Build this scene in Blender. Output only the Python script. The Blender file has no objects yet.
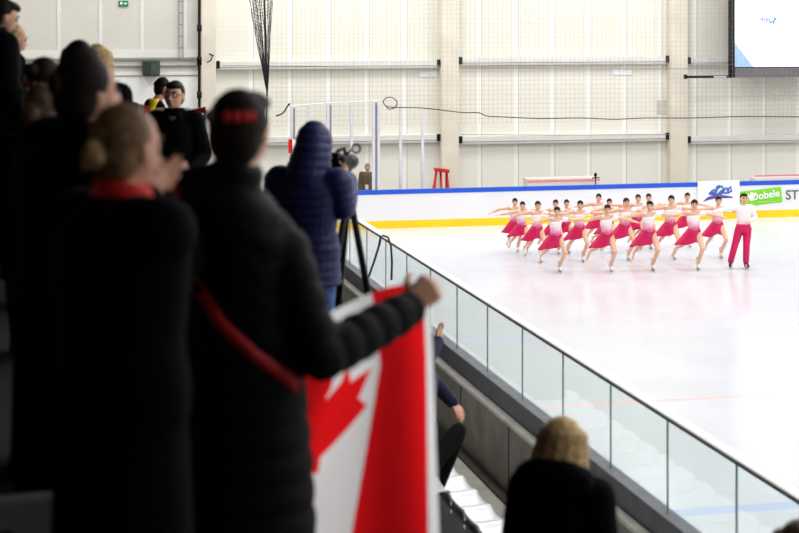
import bpy, bmesh, math, random
import numpy as np
from mathutils import Vector, Matrix
random.seed(7)
sc = bpy.context.scene
col = sc.collection
PI = math.pi
V = Vector
# ------------------------------------------------------------------ camera geometry
F, CX, HY, CZ = 1700.0, 399.5, 8.0, 6.3
TH = math.atan(379.5 / 1700)
cT, sT = math.cos(TH), math.sin(TH)
AX = V((sT, cT, 0)); RX = V((cT, -sT, 0))

def P(u, v, D):
    p = AX * D + RX * ((u - CX) / F * D)
    return V((p.x, p.y, CZ - (v - HY) / F * D))

def PY(u, v, Y):
    D = Y / (cT - (u - CX) / F * sT)
    return P(u, v, D)

def PZ(u, v, z):
    return P(u, v, (CZ - z) * F / (v - HY))

# ------------------------------------------------------------------ materials
MATS = {}
def mat(name, c, rough=0.6, var=0.06, scale=8.0, bump=0.0, bscale=60.0, spec=0.4, metal=0.0, sheen=0.0):
    if name in MATS: return MATS[name]
    m = bpy.data.materials.new(name); m.use_nodes = True
    nt = m.node_tree; b = nt.nodes['Principled BSDF']
    b.inputs['Roughness'].default_value = rough
    b.inputs['Metallic'].default_value = metal
    b.inputs['Specular IOR Level'].default_value = spec
    if sheen: b.inputs['Sheen Weight'].default_value = sheen
    tc = nt.nodes.new('ShaderNodeTexCoord')
    nz = nt.nodes.new('ShaderNodeTexNoise'); nz.inputs['Scale'].default_value = scale; nz.inputs['Detail'].default_value = 3
    nt.links.new(tc.outputs['Object'], nz.inputs['Vector'])
    rp = nt.nodes.new('ShaderNodeValToRGB')
    lo = [max(0, x * (1 - var * 2)) for x in c]; hi = [min(1, x * (1 + var * 2)) for x in c]
    rp.color_ramp.elements[0].color = (*lo, 1); rp.color_ramp.elements[1].color = (*hi, 1)
    rp.color_ramp.elements[0].position = 0.25; rp.color_ramp.elements[1].position = 0.75
    nt.links.new(nz.outputs['Fac'], rp.inputs['Fac'])
    nt.links.new(rp.outputs['Color'], b.inputs['Base Color'])
    if bump:
        n2 = nt.nodes.new('ShaderNodeTexNoise'); n2.inputs['Scale'].default_value = bscale
        nt.links.new(tc.outputs['Object'], n2.inputs['Vector'])
        bp = nt.nodes.new('ShaderNodeBump'); bp.inputs['Strength'].default_value = bump; bp.inputs['Distance'].default_value = 0.01
        nt.links.new(n2.outputs['Fac'], bp.inputs['Height']); nt.links.new(bp.outputs['Normal'], b.inputs['Normal'])
    MATS[name] = m
    return m

def srgb(r, g, b):
    f = lambda x: (x / 255 / 12.92) if x <= 10.3 else ((x / 255 + 0.055) / 1.055) ** 2.4
    return (f(r), f(g), f(b))

SKIN = mat('skin_fair', srgb(214, 158, 132), 0.5, 0.05, 20)
SKIN2 = mat('skin_warm', srgb(226, 172, 142), 0.5, 0.05, 20)
SKINS = mat('skin_skater', srgb(226, 178, 148), 0.5, 0.04, 20)
BLACK = mat('black_cloth', (0.0022, 0.0022, 0.0028), 0.85, 0.1, 30, 0.3, 150, spec=0.06)
BLACKP = mat('black_nylon', (0.003, 0.003, 0.0042), 0.65, 0.1, 30, 0.2, 90, spec=0.12)
NAVYP = mat('navy_nylon', srgb(34, 37, 90), 0.5, 0.1, 20, 0.25, 40, spec=0.35)
NAVY = mat('navy_cloth', srgb(24, 28, 58), 0.8, 0.1, 20, 0.2, 120)
JEAN = mat('blue_denim', srgb(70, 105, 165), 0.85, 0.15, 40, 0.3, 300)
DARKT = mat('dark_trousers', (0.006, 0.005, 0.006), 0.85, 0.1, 30, spec=.1)
BROWNJ = mat('brown_jacket', srgb(92, 74, 46), 0.8, 0.15, 12)
RED = mat('red_cloth', srgb(214, 20, 24), 0.7, 0.06, 10)
REDD = mat('red_webbing', srgb(190, 20, 30), 0.6, 0.06, 60)
WHITEC = mat('white_cloth', srgb(238, 236, 236), 0.75, 0.03, 10)
HAIRB = mat('black_hair', (0.008, 0.007, 0.007), 0.45, 0.2, 60, 0.5, 120, spec=.12)
HAIRD = mat('dark_brown_hair', (0.016, 0.009, 0.007), 0.55, 0.3, 60, 0.5, 120, spec=.12)
HAIRM = mat('brown_hair', (0.085, 0.05, 0.03), 0.45, 0.35, 50, 0.5, 120, spec=.12)
HAIRL = mat('light_brown_hair', (0.20, 0.115, 0.06), 0.55, 0.35, 50, 0.5, 120, spec=.12)
HAIRY = mat('blonde_hair', (0.60, 0.41, 0.20), 0.5, 0.3, 60, 0.5, 120, spec=.12)
HAIRG = mat('grey_hair', (0.28, 0.27, 0.26), 0.6, 0.3, 60, 0.3, 120)
CRIM = mat('crimson_satin', srgb(204, 8, 84), 0.5, 0.08, 6)
SKATEW = mat('white_leather', srgb(236, 234, 230), 0.35, 0.03, 30)
SKATEK = mat('black_leather', (0.01, 0.01, 0.012), 0.35, 0.1, 30)
STEEL = mat('blade_steel', (0.55, 0.56, 0.58), 0.3, 0.05, 30, metal=0.9)
EYEM = mat('dark_eye', (0.015, 0.01, 0.009), 0.2, 0.05, 40)
EYEW = mat('eye_white', (0.75, 0.73, 0.70), 0.2, 0.02, 40)
LIPS = mat('lips', srgb(176, 78, 80), 0.45, 0.05, 40)
LIPSR = mat('red_lips', srgb(190, 40, 60), 0.45, 0.05, 40)
PLK = mat('black_plastic', (0.008, 0.008, 0.009), 0.55, 0.1, 30, spec=.2)
GREYM = mat('grey_metal', (0.30, 0.31, 0.33), 0.4, 0.08, 20, metal=0.4)
LIGHTM = mat('light_metal', (0.62, 0.62, 0.62), 0.45, 0.05, 20, metal=0.1)
DKM = mat('dark_metal', (0.03, 0.03, 0.034), 0.45, 0.1, 20)

# ------------------------------------------------------------------ helpers
class MB:
    def __init__(s): s.v = []; s.f = []; s.mi = []; s.cur = 0
    def add(s, vs, fs):
        o = len(s.v); s.v += [tuple(x) for x in vs]; s.f += [tuple(i + o for i in q) for q in fs]; s.mi += [s.cur] * len(fs)
    def box(s, a, b):
        x0, y0, z0 = a; x1, y1, z1 = b
        s.add([(x0,y0,z0),(x1,y0,z0),(x1,y1,z0),(x0,y1,z0),(x0,y0,z1),(x1,y0,z1),(x1,y1,z1),(x0,y1,z1)],
              [(0,3,2,1),(4,5,6,7),(0,1,5,4),(1,2,6,5),(2,3,7,6),(3,0,4,7)])
    def obox(s, c, ex, ey, ez):
        c = V(c); ex, ey, ez = V(ex), V(ey), V(ez)
        if ex.cross(ey).dot(ez) < 0: ex = -ex
        pts = [c + ex*i + ey*j + ez*k for k in (-1,1) for j, i in ((-1,-1),(-1,1),(1,1),(1,-1))]
        s.add(pts, [(0,3,2,1),(4,5,6,7),(0,1,5,4),(1,2,6,5),(2,3,7,6),(3,0,4,7)])
    def loft(s, rings, seg=20, cap=True):
        vs = []; fs = []
        for c, a, b in rings:
            for k in range(seg):
                t = 2 * PI * k / seg
                vs.append(V(c) + V(a) * math.cos(t) + V(b) * math.sin(t))
        n = len(rings)
        for i in range(n - 1):
            for k in range(seg):
                k2 = (k + 1) % seg
                fs.append((i*seg+k, i*seg+k2, (i+1)*seg+k2, (i+1)*seg+k))
        if cap:
            fs.append(tuple(reversed(range(seg)))); fs.append(tuple((n-1)*seg + k for k in range(seg)))
        s.add(vs, fs)
    def cap(s, p0, r0, p1, r1, seg=14):
        p0, p1 = V(p0), V(p1); d = p1 - p0; L = d.length
        if L < 1e-6: d = V((0,0,1))
        d = d.normalized(); up = V((0,0,1)) if abs(d.z) < 0.9 else V((1,0,0))
        a = d.cross(up).normalized(); b = d.cross(a).normalized()
        if a.cross(b).dot(d) < 0: b = -b
        R = []
        for t in (-88, -60, -30, 0): R.append((p0 + d*r0*math.sin(math.radians(t)), a*r0*math.cos(math.radians(t)), b*r0*math.cos(math.radians(t))))
        for t in (0, 30, 60, 88): R.append((p1 + d*r1*math.sin(math.radians(t)), a*r1*math.cos(math.radians(t)), b*r1*math.cos(math.radians(t))))
        s.loft(R, seg)
    def chain(s, pts, seg=14):
        for (p, r), (q, t) in zip(pts, pts[1:]): s.cap(p, r, q, t, seg)
    def ell(s, c, a, b, cc, n=14, m=20):
        c = V(c); a, b, cc = V(a), V(b), V(cc)
        R = []
        for i in range(n + 1):
            t = -PI/2 + PI * i / n
            t = max(-PI/2 + 0.03, min(PI/2 - 0.03, t))
            R.append((c + cc*math.sin(t), a*math.cos(t), b*math.cos(t)))
        if a.cross(b).dot(cc) < 0: R.reverse()
        s.loft(R, m)
    def tube(s, pts, r, seg=8):
        pts = [V(p) for p in pts]; R = []
        prev = None
        for i, p in enumerate(pts):
            d = (pts[min(i+1, len(pts)-1)] - pts[max(i-1, 0)]).normalized()
            up = V((0,0,1)) if abs(d.z) < 0.9 else V((1,0,0))
            a = d.cross(up).normalized() if prev is None else (prev - d*prev.dot(d)).normalized()
            prev = a; b = d.cross(a)
            rr = r[i] if isinstance(r, (list, tuple)) else r
            R.append((p, a*rr, b*rr))
        s.loft(R, seg)
    def mesh(s, name, ms, smooth=False):
        me = bpy.data.meshes.new(name); me.from_pydata(s.v, [], s.f)
        if not isinstance(ms, (list, tuple)): ms = [ms]
        for m in ms: me.materials.append(m)
        if len(ms) > 1: me.polygons.foreach_set('material_index', s.mi)
        if smooth: me.polygons.foreach_set('use_smooth', [True] * len(me.polygons))
        me.update(); return me

def link(name, me, parent=None, loc=None):
    o = bpy.data.objects.new(name, me); col.objects.link(o)
    if parent: o.parent = parent
    if loc is not None: o.location = loc
    return o

def ob(name, mb, m, parent=None, smooth=False, bevel=0.0, origin=None):
    me = mb.mesh(name, m, smooth)
    if origin is not None: me.transform(Matrix.Translation(-V(origin)))
    o = link(name, me, parent, origin)
    if bevel:
        md = o.modifiers.new('bevel', 'BEVEL'); md.width = bevel; md.segments = 2; md.limit_method = 'ANGLE'
    return o

def tag(o, label, cat, group=None, kind=None):
    o['label'] = label; o['category'] = cat
    if group: o['group'] = group
    if kind: o['kind'] = kind
    return o

def empty(name, loc=(0,0,0), ang=0):
    o = bpy.data.objects.new(name, None); col.objects.link(o); o.empty_display_size = 0.1
    o.location = loc; o.rotation_euler = (0, 0, -math.radians(ang)); return o

def struct(o): o['kind'] = 'structure'; return o

def remesh(mb, voxel, smooth=4):
    me = mb.mesh('tmp', [])
    o = link('tmp', me)
    r = o.modifiers.new('r', 'REMESH'); r.mode = 'VOXEL'; r.voxel_size = voxel
    if smooth:
        s = o.modifiers.new('s', 'SMOOTH'); s.factor = 0.5; s.iterations = smooth
    bpy.context.view_layer.update()
    dg = bpy.context.evaluated_depsgraph_get()
    out = bpy.data.meshes.new_from_object(o.evaluated_get(dg))
    bpy.data.objects.remove(o); bpy.data.meshes.remove(me)
    out.polygons.foreach_set('use_smooth', [True] * len(out.polygons))
    return out

def robj(name, mb, voxel, m, parent, smooth=4, quilt=None):
    me = remesh(mb, voxel, smooth)
    if quilt: do_quilt(me, *quilt)
    me.name = name
    for x in (m if isinstance(m, (list, tuple)) else [m]): me.materials.append(x)
    return link(name, me, parent)

def do_quilt(me, segs, pitch, amp):
    n = len(me.vertices); co = np.empty(n*3); me.vertices.foreach_get('co', co); co = co.reshape(-1, 3)
    no = np.array([v.normal[:] for v in me.vertices])
    best = np.full(n, 1e9); sv = np.zeros(n)
    for a, b, s0 in segs:
        a = np.array(a); b = np.array(b); d = b - a; L = np.linalg.norm(d); d = d / L
        t = (co - a) @ d; tc = np.clip(t, 0, L)
        dist = np.linalg.norm(co - (a + tc[:, None]*d), axis=1)
        k = dist < best; best[k] = dist[k]; sv[k] = s0 + t[k]
    w = np.abs(np.sin(PI * sv / pitch)) ** 0.55
    co = co + no * (amp * (w - 0.75))[:, None]
    me.vertices.foreach_set('co', co.ravel()); me.update()

# ------------------------------------------------------------------ people
def hand(mb, w, d, pn, side, curl=0.35, s=1.0, spread=0.06, curls=None):
    """wrist w, finger direction d, palm normal pn (the way the palm looks); side +1 = thumb along +(d x pn)"""
    d = V(d).normalized(); pn = V(pn); pn = (pn - d*pn.dot(d)).normalized()
    lat = d.cross(pn).normalized() * side
    w = V(w)
    for i, (o, kl, L) in enumerate(((0.030, .088, .074), (0.010, .093, .082), (-0.010, .088, .076), (-0.029, .078, .060))):
        k = w + d*kl*s + lat*o*s
        mb.cap(w + d*0.02*s + lat*o*0.6*s, 0.015*s, k, 0.0115*s, 10)
        c = curls[i] if curls else curl
        dd = (d + lat*o*spread*20).normalized(); p = k; a = 0
        for j, fr in enumerate((.45, .31, .24)):
            a += c * (1.0, 1.2, .8)[j]
            q = p + (dd*math.cos(a) + pn*math.sin(a)) * L*fr*s
            mb.cap(p, (.0095, .0085, .008)[j]*s, q, (.0085, .008, .007)[j]*s, 10); p = q
    b = w + d*0.03*s + lat*0.022*s
    k = b + (d*.6 + lat*.75 + pn*.25).normalized()*0.042*s
    mb.cap(b, .015*s, k, .0115*s, 10)
    q = k + (d*.85 + lat*.4 + pn*(.3 + .5*curl)).normalized()*0.034*s; mb.cap(k, .0105*s, q, .0095*s, 10)
    t = q + (d*.95 + lat*.1 + pn*(.3 + .7*curl)).normalized()*0.026*s; mb.cap(q, .0092*s, t, .0075*s, 10)

def head_mesh(mb, c, r, f, u, s):
    """c centre; r,f,u right/forward/up unit vectors"""
    n, m = 26, 36; vs = []; fs = []
    for i in range(n + 1):
        t = -PI/2 + PI*i/n; t = max(-PI/2+.04, min(PI/2-.04, t))
        for k in range(m):
            p = 2*PI*k/m
            x, y, z = math.cos(t)*math.cos(p), math.cos(t)*math.sin(p), math.sin(t)
            X = x*.076; Y = y*(.094 if y > 0 else .102); Z = z*(.112 if z > 0 else .122)
            if z < 0:
                q = -z
                X *= 1 - .30*q*q
                if y < 0: Y *= 1 - .45*q
                else: Y += .012*q*y
            if y > .55: Y -= .010*(y-.55)/.45*(1 if z > -.5 else .3)
            for e in (-1, 1):
                g = math.exp(-((X - e*.031)**2/.00018 + (Z-.008)**2/.00010)) if y > 0 else 0
                Y -= .010*g
            if y > 0: Y += .004*math.exp(-((Z-.03)**2/.00012 + X*X/.0022))
            if y > 0: Y += .007*math.exp(-((Z+.105)**2/.0003 + X*X/.0006))
            vs.append(c + (r*X + f*Y + u*Z)*s)
    for i in range(n):
        for k in range(m):
            k2 = (k+1) % m; fs.append((i*m+k, i*m+k2, (i+1)*m+k2, (i+1)*m+k))
    fs.append(tuple(reversed(range(m)))); fs.append(tuple(n*m+k for k in range(m)))
    mb.add(vs, fs)
    Q = lambda x, y, z: c + (r*x + f*y + u*z)*s
    mb.cap(Q(0,.088,.012), .009*s, Q(0,.104,-.026), .0125*s, 10)
    mb.cap(Q(-.011,.094,-.031), .009*s, Q(.011,.094,-.031), .009*s, 8)
    mb.cap(Q(-.014,.086,-.062), .008*s, Q(.014,.086,-.062), .008*s, 8)
    for e in (-1, 1):
        mb.ell(Q(e*.079,-.008,-.008), r*.010*s, (f*.017 - u*.004)*s, (u*.030)*s, 8, 12)

HAIRS = {}
def build_hair(mb, style, c, r, f, u, s):
    Q = lambda x, y, z: c + (r*x + f*y + u*z)*s
    def E(x, y, z, a, b, cc, n=14, m=22): mb.ell(Q(x,y,z), r*a*s, f*b*s, u*cc*s, n, m)
    if style in ('bun', 'tail', 'lowbun', 'short', 'long', 'pulled'):
        E(0, -.028, .026, .084, .090, .100)
        E(0, -.046, -.015, .079, .070, .085)
    if style == 'bun': E(0, -.118, .055, .042, .038, .042)
    if style == 'pulled': E(0, -.105, .03, .03, .025, .03)
    if style == 'lowbun':
        E(0, -.118, -.020, .044, .040, .046); E(0, -.05, -.03, .072, .07, .075)
    if style == 'tail':
        mb.chain([(Q(0,-.10,.03), .026*s), (Q(0,-.15,.0), .034*s), (Q(0,-.165,-.08), .032*s), (Q(0,-.15,-.20), .016*s)])
    if style == 'long':
        for a in range(-4, 5):
            t = a/4*1.55
            x, y = .082*math.sin(t), -.088*math.cos(t) - .008
            mb.chain([(Q(x*.85, y*.85, .05), .034*s), (Q(x*1.06, y*1.05-.01, -.06), .034*s), (Q(x*1.18, y*1.12-.02, -.17), .030*s), (Q(x*1.05, y*1.05-.02, -.25), .018*s)])
    if style == 'skater':
        E(0, -.018, .022, .084, .098, .104); E(0, -.040, -.020, .078, .074, .085); E(0, -.11, .06, .042, .038, .042)
    if style == 'bob':
        E(0, -.026, .026, .086, .092, .100)
        for a in range(-4, 5):
            t = a/4*1.75; x, y = .082*math.sin(t), -.086*math.cos(t) - .012
            mb.chain([(Q(x*.85, y*.85, .05), .036*s), (Q(x*1.08, y*1.06, -.05), .036*s), (Q(x*1.25, y*1.15, -.12), .030*s)])
    if style == 'short':
        E(0, .012, .080, .070, .080, .038)

DEF = dict(pelvis=(0,0,.95), chest=(0,0,1.24), neck=(0,-.01,1.43), head=(0,.025,1.578),
    sr=(.165,-.01,1.385), sl=(-.165,-.01,1.385), er=(.215,-.03,1.10), el=(-.215,-.03,1.10), wr=(.22,.06,.86), wl=(-.22,.06,.86),
    hr=(.085,0,.90), hl=(-.085,0,.90), kr=(.09,.02,.49), kl=(-.09,.02,.49), ar=(.095,-.03,.09), al=(-.095,-.03,.09))

def person(label, root, ang, H=1.70, pose=None, hyaw=0, hpitch=0, hroll=0, hair='short', hairm=None, skin=None,
           coat=None, coatm=None, puff=.03, hem=.75, quilt=None, collar=None, hood=False, hoodback=0, hairk=1.0, hemk=1.0, trousers=None, shoes=True,
           vox=.009, cvox=.014, hands=None, group=None, eyes='dark', brow=True, wide=1.0, cat='person', shoem=None, sleeves=True):
    s = H / 1.70
    R = empty('person', root, ang); tag(R, label, cat, group)
    J = {k: V(v)*s for k, v in DEF.items()}
    if pose:
        for k, v in pose.items(): J[k] = V(v)
    skin = skin or SKIN; hairm = hairm or HAIRB
    up1 = (J['chest'] - J['pelvis']).normalized(); up2 = (J['neck'] - J['chest']).normalized()
    rs = (J['sr'] - J['sl']).normalized(); rh = (J['hr'] - J['hl']).normalized()
    fs_ = up2.cross(rs).normalized(); fh = up1.cross(rh).normalized()
    # head frame
    hu = V((0,0,1)); M = Matrix.Rotation(-math.radians(hyaw), 3, 'Z') @ Matrix.Rotation(math.radians(hpitch), 3, 'X') @ Matrix.Rotation(math.radians(hroll), 3, 'Y')
    hr_, hf, hu = M @ V((1,0,0)), M @ V((0,1,0)), M @ V((0,0,1))
    hc = J['head']
    def torso(mb, e, z0=-.07, hemw=1.0):
        pv, ch, nk = J['pelvis'], J['chest'], J['neck']
        w = wide
        prof = [(pv + up1*z0*s, .150*hemw, .105, rh, fh), (pv + up1*.0*s, .155, .110, rh, fh), (pv.lerp(ch, .45), .130, .098, rh, fh),
                (ch, .150, .112, rs, fs_), (ch.lerp(nk, .45), .158, .108, rs, fs_), (ch.lerp(nk, .75), .135, .085, rs, fs_), (ch.lerp(nk, .97), .07, .06, rs, fs_)]
        mb.loft([(c, r*(a*w*s + e), f*(b*s + e)) for c, a, b, r, f in prof], 24)
    def arm(mb, S, E, W, e, end=0.0):
        dS = J[S] - up2*(e*.3)
        mb.chain([(J['neck'].lerp(dS, .35) - up2*(.035*s + e*.5), .055*s + e*.8), (dS, .056*s + e), (J[S].lerp(J[E], .35), .048*s + e), (J[E], .040*s + e), (J[E].lerp(J[W], .3), .042*s + e), (J[E].lerp(J[W], 1-end), .029*s + e)])
    def leg(mb, Hh, K, A, e, end=0.0):
        mb.chain([(J[Hh], .086*s + e), (J[Hh].lerp(J[K], .4), .076*s + e), (J[K], .055*s + e), (J[K].lerp(J[A], .3), .054*s + e), (J[K].lerp(J[A], 1-end), .038*s + e)])
    mb = MB()
    torso(mb, 0)
    for S, E, W in (('sr','er','wr'), ('sl','el','wl')): arm(mb, S, E, W, 0)
    for Hh, K, A in (('hr','kr','ar'), ('hl','kl','al')):
        leg(mb, Hh, K, A, 0)
        a, k = J[A], J[K]
        d = (k - a).normalized(); fw = V((0,1,0)); fw = J.get('toe'+A, fw - d*fw.dot(d)*.0)
        mb.chain([(a - V((0,.03,.03))*s, .036*s), (a + fw*.07*s - V((0,0,.05))*s, .036*s), (a + fw*.15*s - V((0,0,.065))*s, .024*s)])
    mb.cap(J['neck'] - up2*.02*s, .056*s, hc - hu*.06*s - hf*.02*s, .052*s)
    head_mesh(mb, hc, hr_, hf, hu, s)
    hp = dict(r=dict(d=None, pn=(-1,0,0), curl=.35), l=dict(d=None, pn=(1,0,0), curl=.35))
    if hands:
        for k in hands: hp[k].update(hands[k])
    for k, W, E, sd in (('r','wr','er',1), ('l','wl','el',-1)):
        h = dict(hp[k]); d = h.pop('d') or (J[W] - J[E]); side = h.pop('side', sd)
        k_ = h.pop('k', 1); hand(mb, J[W], d, h.pop('pn'), side, s=s*1.02*k_, **h)
    robj('body', mb, vox, skin, R, 2)
    # face
    Q = lambda x, y, z: hc + (hr_*x + hf*y + hu*z)*s
    for e in (-1, 1):
        m1 = MB()
        if eyes == 'full':
            m1.ell(Q(e*.031,.074,.008), hr_*.0135*s, hf*.012*s, hu*.0085*s, 8, 12); m1.cur = 1
            m1.ell(Q(e*.031,.0825,.008), hr_*.006*s, hf*.0048*s, hu*.0062*s, 6, 10)
            ob('eye', m1, [EYEW, EYEM], R, True)
        else:
            m1.ell(Q(e*.031,.077,.008), hr_*.0155*s, hf*.011*s, hu*.009*s, 8, 12); ob('eye', m1, EYEM, R, True)
        if brow:
            m1 = MB(); m1.chain([(Q(e*.016,.089,.030), .0045*s), (Q(e*.033,.086,.035), .005*s), (Q(e*.048,.074,.030), .0035*s)], 8)
            ob('eyebrow', m1, hairm if hairm not in (HAIRY,) else HAIRL, R, True)
    m1 = MB(); m1.ell(Q(0,.0925,-.062), hr_*.023*s, hf*.006*s, hu*.0085*s, 8, 12)
    ob('lips', m1, LIPSR if eyes == 'made_up' else LIPS, R, True)
    if hair:
        mh = MB(); build_hair(mh, hair, hc, hr_, hf, hu, s*hairk); robj('hair', mh, .009, hairm, R, 3)
    if coat:
        mc = MB(); e = puff
        torso(mc, e)
        pv = J['pelvis']
        dn = (J['kr'] + J['kl'])*.5 - pv
        if dn.length > .05 and hem < .95*s:
            Lh = pv.z - hem
            hd = V((dn.x*.3, dn.y*.3, dn.z)).normalized() if dn.z < -.2 else V((0,0,-1))
            mc.loft([(pv + hd*Lh, rh*(.17*s*hemk + e), fh*(.14*s*hemk + e)), (pv + hd*Lh*.5, rh*(.165*s*(hemk*.7+.3) + e), fh*(.125*s*(hemk*.7+.3) + e)), (pv + up1*.06*s, rh*(.15*s + e), fh*(.105*s + e))][::1], 24)
        if sleeves:
            for S, E, W in (('sr','er','wr'), ('sl','el','wl')): arm(mc, S, E, W, e*.85 + .004, .03)
        if collar:
            nk = J['neck']
            mc.loft([(nk - up2*.08*s, rs*.105*s, fs_*.10*s), (nk + up2*.0*s, rs*.088*s, fs_*.085*s), (nk + up2*collar*s + fs_*.01, rs*.084*s, fs_*.085*s)], 24)
        q = None
        if quilt:
            segs = [(J['pelvis'] - up1*1.0, J['neck'], 0.0)]
            for S, E, W in (('sr','er','wr'), ('sl','el','wl')): segs += [(J[S], J[E], .3), (J[E], J[W], .3 + (J[E]-J[S]).length)]
            q = (segs, quilt[0], quilt[1])
        robj(coat, mc, cvox, coatm, R, 5, q)
    if hoodback:
        mh = MB(); nk = J['neck']
        mh.ell(nk - fs_*.085*s + up2*.02*s, rs*.185*s*hoodback, fs_*.09*s, up2*.105*s, 14, 22)
        for e in (-1, 1): mh.chain([(nk - fs_*.06*s + up2*.03*s + rs*e*.12*s, .065*s), (nk + fs_*.06*s + rs*e*.10*s - up2*.02*s, .05*s)])
        robj('hood', mh, cvox, coatm, R, 5)
    if hood:
        mh = MB(); nk = J['neck']
        mh.ell(Q(0,-.022,.012), hr_*.118*s, hf*.125*s, hu*.150*s, 16, 24)
        mh.chain([(Q(0,-.045,-.04), .125*s), (nk - up2*.045*s - fs_*.02*s, .15*s)], 20)
        robj('hood', mh, cvox, coatm, R, 5, ([(Q(0,-.02,-.35), Q(0,-.02,.2), .02)], quilt[0], quilt[1]) if quilt else None)
    if trousers:
        mt = MB()
        for Hh, K, A in (('hr','kr','ar'), ('hl','kl','al')): leg(mt, Hh, K, A, .018, .06)
        pv = J['pelvis']
        mt.loft([(pv - up1*.10*s, rh*.15*s, fh*.115*s), (pv, rh*.168*s, fh*.122*s), (pv + up1*.06*s, rh*.155*s, fh*.115*s)], 22)
        robj('trousers', mt, cvox, trousers, R, 4)
    if shoes:
        for A in ('ar', 'al'):
            ms = MB(); a = J[A]; fw = V(J.get('toe'+A, (0,1,0)))
            ms.chain([(a - V((0,.02,.0))*s, .048*s), (a - V((0,.03,.035))*s, .046*s), (a + fw*.07*s - V((0,0,.045))*s, .046*s), (a + fw*.16*s - V((0,0,.06))*s, .034*s)])
            robj('shoe', ms, .014, shoem or SKATEK, R, 2)
    return R, J, (hc, hr_, hf, hu, s)

def loc_of(root, ang, w):
    a = -math.radians(ang)
    return Matrix.Rotation(-a, 3, 'Z') @ (V(w) - V(root))

# ------------------------------------------------------------------ camera, world, lamps
cam = bpy.data.cameras.new('camera'); co_ = bpy.data.objects.new('camera', cam); col.objects.link(co_)
co_.location = (0, 0, CZ); co_.rotation_euler = (PI/2, 0, -TH)
cam.sensor_width = 36; cam.lens = F/799*36; cam.shift_y = -(266.5 - HY)/799
cam.clip_start = .1; cam.clip_end = 200
cam.dof.use_dof = True; cam.dof.focus_distance = 42; cam.dof.aperture_fstop = 2.8; cam.dof.aperture_blades = 9
sc.camera = co_
w = bpy.data.worlds.new('world'); sc.world = w; w.use_nodes = True
w.node_tree.nodes['Background'].inputs[0].default_value = (.9, .95, 1, 1)
w.node_tree.nodes['Background'].inputs[1].default_value = .05
sc.view_settings.view_transform = 'Standard'; sc.view_settings.look = 'None'; sc.view_settings.gamma = 1
sc.view_settings.exposure = 0.08
sc.cycles.use_denoising = True
sc.cycles.max_bounces = 8; sc.cycles.diffuse_bounces = 4; sc.cycles.transparent_max_bounces = 24
sc.cycles.caustics_reflective = False; sc.cycles.caustics_refractive = False
sc.cycles.sample_clamp_indirect = 6
LAMP = 400
for x in (10, 18, 26, 34):
    for y in (2, 11, 20, 29, 38, 46.5):
        L = bpy.data.lights.new('rink_lamp', 'AREA'); L.shape = 'RECTANGLE'; L.size = 1.2; L.size_y = 3.2; L.energy = LAMP*(1.15 if y > 45 else .9)
        L.color = (1, .995, .985)
        o = bpy.data.objects.new('rink_lamp', L); col.objects.link(o); o.location = (x, y, 11.3)
for y in (42, 48):
    for x in (-1, 5):
        L = bpy.data.lights.new('hall_lamp', 'AREA'); L.size = 1.5; L.energy = LAMP*.55; L.color = (1, .995, .985)
        o = bpy.data.objects.new('hall_lamp', L); col.objects.link(o); o.location = (x, y, 11.3)

for y in (10, 17, 24):  # fill lights added to brighten the flag, parapet and seats
    L = bpy.data.lights.new('stand_fill', 'AREA'); L.size = 1.2; L.energy = 110; L.color = (1, .98, .95)
    o = bpy.data.objects.new('stand_fill', L); col.objects.link(o); o.location = (5.6, y, 10.4)

# ------------------------------------------------------------------ setting materials
def nodemat(name, rough, spec=.4):
    m = bpy.data.materials.new(name); m.use_nodes = True
    nt = m.node_tree; b = nt.nodes['Principled BSDF']; b.inputs['Roughness'].default_value = rough; b.inputs['Specular IOR Level'].default_value = spec
    return m, nt, b
def nd(nt, t, **k):
    n = nt.nodes.new(t)
    for a, v in k.items(): setattr(n, a, v)
    return n
def math_(nt, op, a, b=None, c=None):
    n = nd(nt, 'ShaderNodeMath', operation=op)
    for i, x in enumerate((a, b, c)):
        if x is None: continue
        if isinstance(x, (int, float)): n.inputs[i].default_value = x
        else: nt.links.new(x, n.inputs[i])
    return n.outputs[0]
def mixc(nt, f, a, b):
    n = nd(nt, 'ShaderNodeMix', data_type='RGBA')
    nt.links.new(f, n.inputs[0])
    for i, x in ((6, a), (7, b)):
        if isinstance(x, tuple): n.inputs[i].default_value = (*x, 1)
        else: nt.links.new(x, n.inputs[i])
    return n.outputs[2]
# ice: white with painted rink lines and skate scuffs
ICE, nt, b = nodemat('ice', .16, .5)
b.inputs['IOR'].default_value = 1.31
tc = nd(nt, 'ShaderNodeTexCoord'); sx = nd(nt, 'ShaderNodeSeparateXYZ'); nt.links.new(tc.outputs['Object'], sx.inputs[0])
nz = nd(nt, 'ShaderNodeTexNoise'); nz.inputs['Scale'].default_value = .5; nz.inputs['Detail'].default_value = 6; nt.links.new(tc.outputs['Object'], nz.inputs['Vector'])
base = mixc(nt, nz.outputs['Fac'], srgb(198, 200, 207), srgb(216, 218, 224))
def band(y0, hw):
    return math_(nt, 'LESS_THAN', math_(nt, 'ABSOLUTE', math_(nt, 'SUBTRACT', sx.outputs['Y'], y0)), hw)
c = base
for y0, hw, cc in ((31.2, .14, srgb(205, 210, 232)), (25.7, .08, srgb(240, 196, 196)), (19.94, .15, srgb(186, 197, 226)), (44.0, .03, srgb(236, 200, 200))):
    c = mixc(nt, band(y0, hw), c, cc)
px = math_(nt, 'SUBTRACT', sx.outputs['X'], 18.5); py = math_(nt, 'SUBTRACT', sx.outputs['Y'], 39.0)
rr = math_(nt, 'SQRT', math_(nt, 'ADD', math_(nt, 'MULTIPLY', px, px), math_(nt, 'MULTIPLY', py, py)))
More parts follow.
